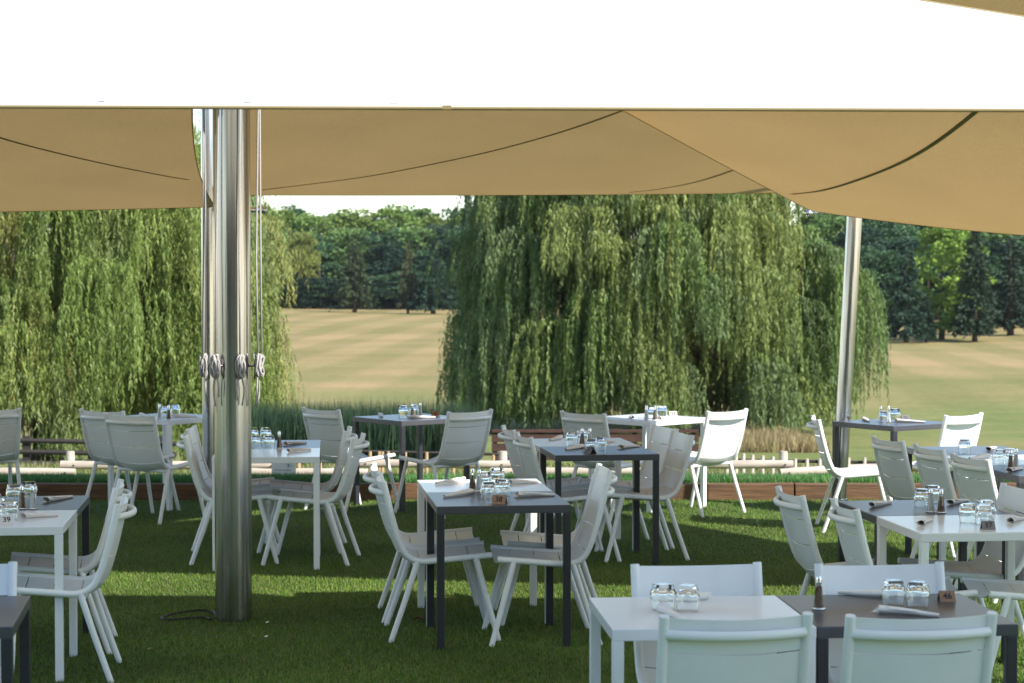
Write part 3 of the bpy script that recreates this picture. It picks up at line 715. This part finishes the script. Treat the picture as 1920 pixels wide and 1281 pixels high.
table('39w', 'w', O39, .1075, 0, 0, 'white square table at the left edge carrying a 39 sign')
table('39g', 'g', O39, .1075, 0, 1, 'dark grey square table joined behind the white table at the left edge')
O36 = (3.0, 12.43)
table('36a', 'g', O36, .135, 0, 0, 'dark grey table corner at the right edge, nearest of three')
table('36b', 'w', O36, .135, 0, 1, 'white table at the right edge between two dark grey tables')
table('36c', 'g', O36, .135, 0, 2, 'dark grey table at the right edge behind the white one')
O42 = (-1.956, 13.67)
table('42w', 'w', O42, .085, 0, 0, 'white square table just right of the steel column')
table('42g', 'g', O42, .085, 0, 1, 'dark grey square table joined behind the white one by the column')
table('32g', 'g', (-.895, 17.02), .675, 0, 0, 'dark grey table standing cornerwise before the reeds')
table('31w', 'w', (1.115, 16.98), .76, 0, 0, 'white table standing cornerwise before the large willow')
table('30w', 'w', (-2.795, 17.12), .98, 0, 0, 'white table standing cornerwise at far left by the thin mast')
table('33g', 'g', (2.99, 16.45), .6, 0, 0, 'dark grey table standing cornerwise by the leaning mast')
table('49g', 'g', (-2.393, 7.03), .139, 0, 0, 'dark grey table corner in the bottom left of the picture')

# ---- the chair
PROF = catmull([(-.322, 0, .848), (-.305, 0, .775), (-.285, 0, .69), (-.262, 0, .605), (-.236, 0, .525), (-.198, 0, .457), (-.130, 0, .424), (-.02, 0, .430), (.12, 0, .442), (.252, 0, .453)], 8)
PL = [0.]
for i in range(1, len(PROF)): PL.append(PL[-1]+(PROF[i]-PROF[i-1]).length)
def prof_at(s_):
    s_ = max(0, min(PL[-1]-1e-6, s_)); i = max(k for k in range(len(PL)-1) if PL[k] <= s_)
    f = (s_-PL[i])/(PL[i+1]-PL[i]); q = PROF[i].lerp(PROF[i+1], f); t = (PROF[i+1]-PROF[i]).normalized()
    return q, Vector((-t.z, 0, t.x))*-1 if False else (q, t)
def slat_mesh(s0, s1, lip=False):
    P = []; ns = 7 if (s1-s0) > .13 else 5; nt_ = 11; hw = .224
    for i in range(ns):
        q, t = prof_at(s0+(s1-s0)*i/(ns-1))[1]
        nrm = Vector((t.z, 0, -t.x))            # towards the back / underside
        k = min(1, max(0, (s0+(s1-s0)*i/(ns-1))/PL[-1])); dip = .030+.016*k
        row = []
        for j in range(nt_):
            y = -hw+2*hw*j/(nt_-1); row.append(q + Vector((0, y, 0)) + nrm*dip*(1-(y/hw)**2))
        P.append(row)
    return MB().grid(P, .0035).mesh('slat')
def chair_proto():
    t = thing('chair', 'x', 'chair')
    cuts = [.004, .128, .258, .388, .505, .640, .772, PL[-1]-.002]
    for i in range(7):
        me = slat_mesh(cuts[i]+.0025, cuts[i+1]-.0025)
        o = link('back_slat' if i < 4 else 'seat_slat', me, M_WHITE, t); smooth_by_angle(o, 40)
    for sy in (-1, 1):
        fr = MB().tube([q+Vector((0, .236*sy, 0)) for q in PROF[::3]] + ([] if (len(PROF)-1) % 3 == 0 else [PROF[-1]+Vector((0, .236*sy, 0))]), .0172, 12)
        smooth_by_angle(fr.build('side_frame', M_WHITE, t), 50)
        smooth_by_angle(MB().tube([(-.140, .240*sy, .430), (-.205, .250*sy, .23), (-.286, .262*sy, .0)], [.0165, .0155, .0145], 12).build('leg', M_WHITE, t), 50)
        smooth_by_angle(MB().tube([(.165, .238*sy, .445), (.225, .250*sy, .22), (.286, .262*sy, .0)], [.0165, .0155, .0145], 12).build('leg', M_WHITE, t), 50)
    g = []
    for j in range(17):
        y = -.236+.472*j/16; g.append(Vector((-.310-.070*(1-(y/.236)**2)**.85, y, .787)))
    smooth_by_angle(MB().tube(g, .0165, 10, True, .72, up=(0, 0, 1)).build('grab_rail', M_WHITE, t), 60)
    smooth_by_angle(MB().tube([(-.152, -.236, .402), (-.152, .236, .402)], .0145, 10).build('cross_bar', M_WHITE, t), 60)
    return t
PC = chair_proto(); first = [True]
def chair(x, y, h, label):
    t = PC if first[0] else copy_tree(PC); first[0] = False
    t.location = (x, y, 0); t.rotation_euler = (0, 0, R(h)); t['label'] = label; t['group'] = 'white slatted chairs'
for a in [
    (-.382, 11.315, 6., 'white chair left of the central dark table, nearer one, facing right'),
    (-.457, 11.93, 6., 'white chair left of the central dark table, farther one, facing right'),
    (.155, 11.19, 185., 'white chair right of the central dark table, nearer one, facing left'),
    (.204, 11.84, 185., 'white chair right of the central dark table, farther one, facing left'),
    (.396, 14.326, 10.7, 'white chair left of the middle table pair, nearer one'),
    (.290, 14.95, 8.7, 'white chair left of the middle table pair, farther one'),
    (.860, 14.393, 191.3, 'white chair right of the middle table pair, nearer one'),
    (.789, 14.96, 196., 'white chair right of the middle table pair, farther one'),
    (1.904, 10.004, 4., 'white chair left of the right white table, nearer one, seen from behind'),
    (1.720, 10.62, 7.2, 'white chair left of the right white table, farther one, seen from behind'),
    (2.295, 10.695, 189.3, 'white chair right of the right white table, farther one, facing left'),
    (2.456, 9.993, 184., 'white chair right of the right white table, nearer one, only seat in view'),
    (2.806, 14.02, 13.6, 'farthest of three white chairs in a row at right'),
    (2.954, 13.34, 10., 'middle one of three white chairs in a row at right'),
    (3.058, 12.67, 14., 'nearest of three white chairs in a row at right'),
    (2.628, 15.947, -2.9, 'white chair in profile beside the leaning mast, facing right'),
    (3.296, 16.576, 133.3, 'brightly sunlit white chair at far right of the cornerwise grey table'),
    (1.501, 17.05, 134.7, 'half sunlit white chair right of the cornerwise white table'),
    (.793, 16.764, 42.9, 'white chair left of the cornerwise white table, before the willow'),
    (-.562, 16.98, 135.7, 'white chair right of the cornerwise grey table before reeds'),
    (-1.312, 17.232, 42.2, 'white chair left of the cornerwise grey table before reeds'),
    (-3.104, 17.08, 55.7, 'white chair at far left, the one partly hidden behind another'),
    (-2.815, 16.586, 61., 'white chair at far left in front of the cornerwise white table'),
    (-4.34, 17.25, 113., 'white chair cut by the left edge of the picture, seen from behind'),
    (-1.881, 14.246, 6., 'white chair left of the steel column, nearer of two, facing right'),
    (-1.960, 14.93, 3., 'white chair left of the steel column, farther of two, top sunlit'),
    (-1.355, 14.184, 176., 'white chair right of the column tables, nearer one, facing left'),
    (-1.478, 14.80, 181., 'white chair right of the column tables, farther one, facing left'),
    (-2.215, 10.162, 186.2, 'white chair at the left edge white table, nearer one, facing left'),
    (-2.371, 10.904, 187.5, 'white chair at the left edge white table, farther one, facing left'),
    (.683, 7.06, 97., 'white chair back in the foreground before the white table, left one'),
    (1.282, 7.07, 97., 'white chair back in the foreground before the foreground dark table, right one'),
    (.737, 7.62, 277., 'white chair facing the camera behind the white foreground table'),
    (1.432, 7.63, 277., 'white chair facing the camera behind the foreground dark table'),
    (-2.10, 7.63, 276., 'white chair back at the left edge behind the bottom left table'),
]: chair(*a)

# ---------------------------------------------------------------- tableware
def glass_mesh():
    o_ = [(.0365, .000), (.0395, .004), (.0410, .030), (.0405, .052), (.0375, .066), (.0330, .078), (.0315, .090), (.0280, .0935)]
    i_ = [(.0270, .0935), (.0200, .088), (.0005, .087), (.0005, .074), (.0240, .0735), (.0330, .066), (.0368, .052), (.0374, .030), (.0365, .004), (.0350, .0)]
    prof = o_ + [(.0005, .0935)]
    outer = MB(); sq = [0, 0, .15, .35, .5, .55, .55, .55, 0]
    outer.lathe(prof, 32, sq)
    inner = [(.0342, .0), (.0372, .005), (.0385, .030), (.0380, .050), (.0345, .063), (.0260, .072), (.0005, .0745)]
    b = len(outer.v); n_ = 32
    outer.f = [f for f in outer.f if len(f) == 4]
    for i, (r, z) in enumerate(inner):
        e = (0, 0, .15, .35, .4, .3, 0)[i]
        for j in range(n_):
            a = 2*math.pi*j/n_; c, d_ = math.cos(a), math.sin(a); k = 1+e*((1/max(abs(c), abs(d_)))-1)
            outer.v.append((r*k*c, r*k*d_, z))
    for i in range(len(inner)-1):
        for j in range(n_): outer.f.append((b+i*n_+j, b+(i+1)*n_+j, b+(i+1)*n_+(j+1) % n_, b+i*n_+(j+1) % n_))
    for j in range(n_): outer.f.append((j, b+j, b+(j+1) % n_, (j+1) % n_))
    me = bpy.data.meshes.new('glass'); me.from_pydata(outer.v, [], outer.f); me.update()
    bm = bmesh.new(); bm.from_mesh(me); bmesh.ops.remove_doubles(bm, verts=bm.verts, dist=.0004); bmesh.ops.recalc_face_normals(bm, faces=bm.faces); bm.to_mesh(me); bm.free()
    me.polygons.foreach_set('use_smooth', np.ones(len(me.polygons), bool)); me.set_sharp_from_angle(angle=R(40)); me.materials.append(M_GLASS); return me
GLASS = glass_mesh(); PLACED = []
def clamp_to(key, q, mrg=.05):
    loc, rot = TABLES[key]; dq = q-loc; ca, sa = math.cos(rot), math.sin(rot)
    u, v = dq.x*ca+dq.y*sa, -dq.x*sa+dq.y*ca
    u = min(max(u, mrg), TS-mrg); v = min(max(v, mrg), TS-mrg)
    return Vector((loc.x+u*ca-v*sa, loc.y+u*sa+v*ca, TH+.0006))
def settle(q, r):
    for _ in range(12):
        for (p0, r0) in PLACED:
            dv = Vector((q.x-p0.x, q.y-p0.y, 0)); m_ = r+r0+.004
            if dv.length < m_:
                if dv.length < 1e-4: dv = Vector((.01, .003, 0))
                q = q + dv.normalized()*(m_-dv.length)
    PLACED.append((q, r)); return q
def glass(key, px, py, label):
    q = settle(clamp_to(key, on_plane(px, py, TH)), .043); o = bpy.data.objects.new('drinking_glass', GLASS); COL.objects.link(o)
    o.location = q; o.rotation_euler.z = random.uniform(0, 6.28); tag(o, label, 'glass', 'upturned drinking glasses')
BODY = MB().lathe([(.0225, 0), (.0225, .004), (.0195, .008), (.0105, .094), (.0095, .097)], 10).mesh('body'); BODY.materials.append(M_GLASS)
FOOT = MB().lathe([(.0245, 0), (.0245, .005), (.0215, .008)], 18).mesh('foot'); FOOT.materials.append(M_CHROME)
FILL = MB().lathe([(.0175, .006), (.0095, .082)], 10).mesh('filling')
CAP = MB().lathe([(.0112, .0945), (.0118, .099), (.010, .104), (.0112, .108), (.0085, .113), (.0092, .117), (.005, .123), (0, .1245)], 14).mesh('cap'); CAP.materials.append(M_CHROME)
FP, FS = FILL.copy(), FILL.copy(); FP.materials.append(M_PEPPER); FS.materials.append(M_SALT)
for me in (CAP, FOOT): me.polygons.foreach_set('use_smooth', np.ones(len(me.polygons), bool))
def shaker(key, px, py, kind, label):
    q = settle(clamp_to(key, on_plane(px, py, TH)), .025); t = thing('pepper_shaker' if kind == 'p' else 'salt_shaker', label, 'shaker', q, random.uniform(0, 6), 'salt and pepper shakers')
    link('body', BODY, None, t); link('filling', FP if kind == 'p' else FS, None, t); link('foot', FOOT, None, t); link('cap', CAP, None, t)
def napkin_mesh(seed):
    rr = random.Random(seed); L, n1, n2 = .215, 15, 18; P = []
    for i in range(n1):
        t = i/(n1-1); r0 = .0168*(1-t)+.0065*t; row = []
        wob = .003*math.sin(t*9+seed)
        for j in range(n2):
            a = -.5*math.pi+2*math.pi*j/(n2-1)*1.0
            r_ = r0*(1+.06*math.sin(3*a+seed+t*4)) * (1-.18*j/(n2-1)*(1-t))
            y, z = r_*1.12*math.cos(a), r_*.78*math.sin(a)
            xx = t*L - (.016*math.sin(a*.5+seed) if i == 0 else 0) + (.012*(j/(n2-1)) if i == 0 else 0)
            row.append(Vector((xx, y+wob+.006*math.sin(t*5), z+r0*.78+.0006)))
        P.append(row)
    mb = MB().grid(P, -.0016)
    # fold of cloth wrapped across the roll
    Q = []
    for i in range(6):
        t = .18+.10*i; r0 = .0168*(1-t)+.0065*t+.0016; Q.append([Vector((t*L+.03*(j/8-.5)*(1 if seed % 2 else -1), r0*1.14*math.cos(a), r0*.80*math.sin(a)+r0*.78)) for j, a in enumerate([math.pi*(.08+.80*j/8) for j in range(9)])])
    mb.grid(Q, .0016)
    me = mb.mesh('napkin'); me.polygons.foreach_set('use_smooth', np.ones(len(me.polygons), bool)); me.set_sharp_from_angle(angle=R(50)); me.materials.append(M_NAPKIN)
    zmin = min(v.co.z for v in me.vertices)
    for v in me.vertices: v.co.z -= zmin
    return me
NAP = [napkin_mesh(k) for k in range(4)]; nk = [0]
def napkin(key, fat, tip, label):
    a = on_plane(*fat, TH); b = on_plane(*tip, TH); a = clamp_to(key, a, .03) if key else a; b = clamp_to(key, b, .03) if key else b
    o = bpy.data.objects.new('napkin', NAP[nk[0] % 4]); COL.objects.link(o); nk[0] += 1
    dv = b-a; o.rotation_euler.z = math.atan2(dv.y, dv.x); o.location = (a.x, a.y, TH+.0006); L = max(.8, min(1.1, dv.length/.215)); o.scale = (L, 1, 1)
    tag(o, label, 'napkin', 'rolled cloth napkins')
def number(key, px, py, s_, m, label, yaw=0., sc=1.):
    q = clamp_to(key, on_plane(px, py, TH), .03); t = thing('table_number', label, 'table number', q, yaw, 'table number stands'); t.scale = (sc,)*3
    w_, h_, dp = .036, .047, .030
    b = MB().add([(-w_, 0, 0), (w_, 0, 0), (w_, dp, h_), (-w_, dp, h_), (-w_, .004, 0), (w_, .004, 0), (w_, dp+.002, h_-.003), (-w_, dp+.002, h_-.003)], [(0, 1, 2, 3), (4, 7, 6, 5), (0, 4, 5, 1), (3, 2, 6, 7), (0, 3, 7, 4), (1, 5, 6, 2)])
    b.build('face', m, t)
    b2 = MB().add([(-w_, 2*dp, 0), (w_, 2*dp, 0), (w_, dp+.001, h_), (-w_, dp+.001, h_), (-w_, 2*dp-.004, 0), (w_, 2*dp-.004, 0), (w_, dp+.0022, h_-.0035), (-w_, dp+.0022, h_-.0035)], [(1, 0, 3, 2), (5, 6, 7, 4), (0, 1, 5, 4), (2, 3, 7, 6), (0, 4, 7, 3), (1, 2, 6, 5)])
    b2.build('back', M_SIGNDARK, t)
    tl = math.atan2(h_, dp)
    o = text(s_, .042, M_INK, t, (0, dp*.5-.0012, h_*.5+.0008), (tl, 0, 0), 'digits', .0004)
    return t

T38 = 'on the central dark table'
glass('38g', 915, 936, 'front left one of four upturned glasses on the central dark table'); glass('38g', 942, 931, 'front right one of four upturned glasses on the central dark table')
glass('38w', 908, 916, 'back left one of four upturned glasses behind the central table'); glass('38w', 931, 908, 'back right one of four upturned glasses behind the central table')
shaker('38w', 886, 919, 'p', 'brown pepper shaker beside the glasses of the central dark table'); shaker('38w', 900, 922, 's', 'clear salt shaker among the glasses of the central dark table')
napkin('38w', (869, 903), (819, 909), 'rolled napkin at the back left of the central table pair'); napkin('38g', (880, 926), (819, 936), 'rolled napkin at the front left on the central dark table')
napkin('38w', (955, 908), (1006, 906), 'rolled napkin at the back right of the central table pair'); napkin('38g', (966, 932), (1039, 930), 'rolled napkin at the front right on the central dark table')
number('38g', 934, 946, '38', M_SIGNWOOD, 'small brown tent sign reading 38 on the central dark table', -.22)
glass('40w', 1073, 836, 'back left upturned glass on the middle white table'); glass('40w', 1091, 831, 'back right upturned glass on the middle white table')
glass('40g', 1110, 850, 'left upturned glass on the middle dark table, by its number'); glass('40g', 1126, 846, 'right upturned glass on the middle dark table')
shaker('40w', 1092, 838, 'p', 'brown pepper shaker on the middle white table'); shaker('40w', 1105, 837, 's', 'clear salt shaker on the middle white table')
napkin('40w', (1050, 822), (1016, 831), 'rolled napkin at the back left of the middle table pair'); napkin('40g', (1090, 840), (1051, 847), 'rolled napkin at the front left of the middle table pair')
napkin('40g', (1164, 842), (1198, 838), 'rolled napkin on the right of the middle dark table'); napkin('40w', (1132, 833), (1150, 828), 'rolled napkin at the back right of the middle table pair')
number('40g', 1113, 850, '40', M_SIGNDARK, 'dark tent sign turned sideways on the middle dark table', 2.2)
glass('46w', 1243, 1144, 'left upturned glass on the white foreground table'); glass('46w', 1284, 1146, 'right upturned glass on the white foreground table')
napkin('46w', (1330, 1124), (1236, 1127), 'rolled napkin behind the glasses on the white foreground table'); napkin('46w', (1238, 1149), (1300, 1172), 'rolled napkin in front of the glasses on the white foreground table')
shaker('46g', 1535, 1143, 'p', 'pepper shaker with twisted silver cap on the foreground dark table')
glass('46g', 1675, 1136, 'left upturned glass on the foreground dark table'); glass('46g', 1717, 1139, 'right upturned glass on the foreground dark table')
napkin('46g', (1655, 1120), (1600, 1112), 'rolled napkin behind the glasses on the foreground dark table'); napkin('46g', (1640, 1149), (1762, 1157), 'rolled napkin in front of the glasses on the foreground dark table')
number('46g', 1778, 1129, '46', M_SIGNWOOD, 'small wooden tent sign reading 46 in the foreground', .06, .8)
napkin('37g', (1635, 952), (1677, 942), 'rolled napkin at the left of the dark table before the row of chairs'); napkin('37g', (1783, 947), (1828, 940), 'rolled napkin at the right of the dark table before the row of chairs')
glass('37g', 1729, 951, 'left upturned glass on the dark table before the row of chairs'); glass('37g', 1749, 944, 'right upturned glass on the dark table before the row of chairs')
shaker('37g', 1745, 961, 's', 'white salt shaker on the dark table before the row of chairs'); shaker('37g', 1763, 962, 'p', 'brown pepper shaker on the dark table before the row of chairs')
glass('37w', 1815, 981, 'left one of three upturned glasses on the right white table'); glass('37w', 1834, 983, 'middle one of three upturned glasses on the right white table'); glass('37w', 1850, 974, 'right one of three upturned glasses on the right white table')
napkin('37w', (1727, 987), (1756, 967), 'rolled napkin lying lengthwise on the left of the right white table'); napkin('37w', (1893, 982), (1935, 974), 'rolled napkin at the right edge of the right white table')
number('37w', 1855, 994, '37', M_SIGNDARK, 'small grey tent sign reading 37 on the right white table', .05, .85)
glass('36c', 1808, 850, 'single upturned glass on the farthest dark table at right edge'); napkin('36c', (1854, 846), (1868, 840), 'rolled napkin with dark open end on the farthest right edge table')
glass('36b', 1880, 872, 'left upturned glass on the white table at right edge'); glass('36b', 1893, 869, 'right upturned glass on the white table at right edge')
shaker('36a', 1895, 880, 'p', 'brown pepper shaker at the right edge of the picture'); shaker('36a', 1905, 877, 's', 'clear salt shaker at the right edge of the picture')
napkin('36a', (1893, 886), (1925, 877), 'rolled napkin on the nearest dark table at right edge'); napkin('36b', (1850, 858), (1820, 862), 'rolled napkin behind the nearest of the row of chairs')
glass('42g', 475, 826, 'back left upturned glass right of the steel column'); glass('42g', 491, 822, 'back right upturned glass right of the steel column')
glass('42w', 479, 842, 'front left upturned glass right of the steel column'); glass('42w', 496, 840, 'front right upturned glass right of the steel column')
shaker('42w', 510, 841, 'p', 'brown pepper shaker on the table right of the steel column')
napkin('42g', (533, 836), (572, 832), 'rolled napkin on the dark table right of the steel column'); napkin('42w', (541, 849), (581, 845), 'rolled napkin on the white table right of the steel column')
glass('39g', 26, 942, 'back left upturned glass on the dark table at the left edge'); glass('39g', 54, 936, 'back right upturned glass on the dark table at the left edge')
glass('39w', 18, 976, 'upturned glass behind the pale tent sign'); glass('39w', -4, 970, 'upturned glass cut by the left edge on the left edge white table')
shaker('39g', 41, 955, 'p', 'brown pepper shaker on the dark table at the left edge'); shaker('39g', 60, 955, 's', 'white salt shaker on the dark table at the left edge')
napkin('39g', (88, 942), (136, 933), 'rolled napkin on the dark table at the left edge'); napkin('39w', (42, 973), (107, 968), 'rolled napkin on the left edge white table'); napkin('39g', (6, 927), (-40, 934), 'rolled napkin at the left edge on the dark table at the left edge')
number('39w', 13, 984, '39', M_SIGNPALE, 'small pale tent sign reading 39 at the left edge', .35, .9)
def far_set(key, who, gl_, sh, np_, num):
    for (px, py, lb_) in gl_: glass(key, px, py, f'{lb_} upturned glass on {who}')
    for (px, py, k_, lb_) in sh: shaker(key, px, py, k_, f'{lb_} shaker on {who}')
    for (a_, b_, lb_) in np_: napkin(key, a_, b_, f'rolled napkin on the {lb_} of {who}')
    if num: number(key, num[0], num[1], num[2], num[3], f'small table number on {who}', num[4], .9)
far_set('32g', 'the cornerwise grey table before reeds', [(757, 782, 'left'), (776, 780, 'right')], [(773, 784, 'p', 'brown pepper'), (788, 782, 's', 'clear salt')], [((765, 785), (816, 784), 'right half'), ((712, 780), (721, 786), 'left half')], (818, 781, '31', M_SIGNWOOD, .2))
far_set('31w', 'the cornerwise white table', [(1221, 785, 'left'), (1241, 782, 'right')], [(1212, 788, 's', 'clear salt'), (1228, 788, 'p', 'brown pepper')], [((1236, 787), (1283, 786), 'right half'), ((1186, 786), (1182, 783), 'left half')], (1263, 781, '33', M_SIGNPALE, .1))
far_set('30w', 'the far left white table', [(311, 783, 'left'), (329, 780, 'right')], [(299, 785, 's', 'clear salt'), (311, 788, 'p', 'brown pepper')], [((324, 783), (370, 783), 'right half'), ((264, 780), (278, 783), 'left half')], None)
far_set('33g', 'the grey table by the leaning mast', [(1656, 793, 'left'), (1678, 788, 'right')], [(1651, 790, 'p', 'brown pepper'), (1666, 791, 's', 'clear salt')], [((1680, 792), (1735, 793), 'right half'), ((1618, 788), (1638, 794), 'left half')], (1699, 789, '32', M_SIGNDARK, .1))

# ---------------------------------------------------------------- small things on the lawn
cb = MB(); q = [on_plane(a, b)+Vector((0, 0, .012)) for a, b in ((405, 1163), (402, 1152), (375, 1148), (340, 1152), (312, 1158), (303, 1163), (312, 1166), (350, 1163), (382, 1162), (396, 1165))]
cable = cb.tube(catmull(q, 6), .0065, 8).build('cable', M_BLACK, None, True); tag(cable, 'black cable looped on the turf at the foot of the column', 'cable')
lf = MB(); c0 = on_plane(787, 1171)
for a in range(3):
    lf.grid([[Vector((.012*i-.03+.01*a, .02*j*(1-abs(i-2.5)/3.2)+.008*a, .026+.008*math.sin(i+a)+.01*abs(j))) for j in (-1, 0, 1)] for i in range(6)], .0008)
leaf_o = lf.build('fallen_leaf', mat('dead_leaf', (.20, .07, .035), .8), None, True); leaf_o.location = c0; tag(leaf_o, 'curled brown leaf on the turf by a leg of the central dark table', 'leaf')

for (px, py, m_, lb_) in ((501, 1174, M_NAPKIN, 'tiny pale scrap on the turf right of the column foot'), (499, 1201, M_NAPKIN, 'tiny pale scrap on the turf nearest the camera below the column'), (279, 1224, M_PALISADE, 'tiny yellow leaf on the turf left of the column')):
    o = MB().grid([[Vector((.011*i, .008*j*(1+.3*i), .022+.004*math.sin(i*2+j))) for j in (-1, 0, 1)] for i in (-1, 0, 1)], .0008).build('litter_scrap', m_); o.location = on_plane(px, py); tag(o, lb_, 'scrap')

# ---------------------------------------------------------------- summer haze over the field
hz = MB().box((-4600, -60, -12), (4600, 4100, 60)).build('haze', None); tag(hz, kind='stuff'); hz['label'] = 'thin summer haze over the field'
hm = bpy.data.materials.new('haze'); hm.use_nodes = True; n = hm.node_tree.nodes; n.remove(n['Principled BSDF'])
pv = n.new('ShaderNodeVolumePrincipled'); pv.inputs['Density'].default_value = .00007; pv.inputs['Color'].default_value = (.90, .94, 1, 1); pv.inputs['Anisotropy'].default_value = .2
hm.node_tree.links.new(pv.outputs[0], n['Material Output'].inputs['Volume']); hz.data.materials.append(hm)
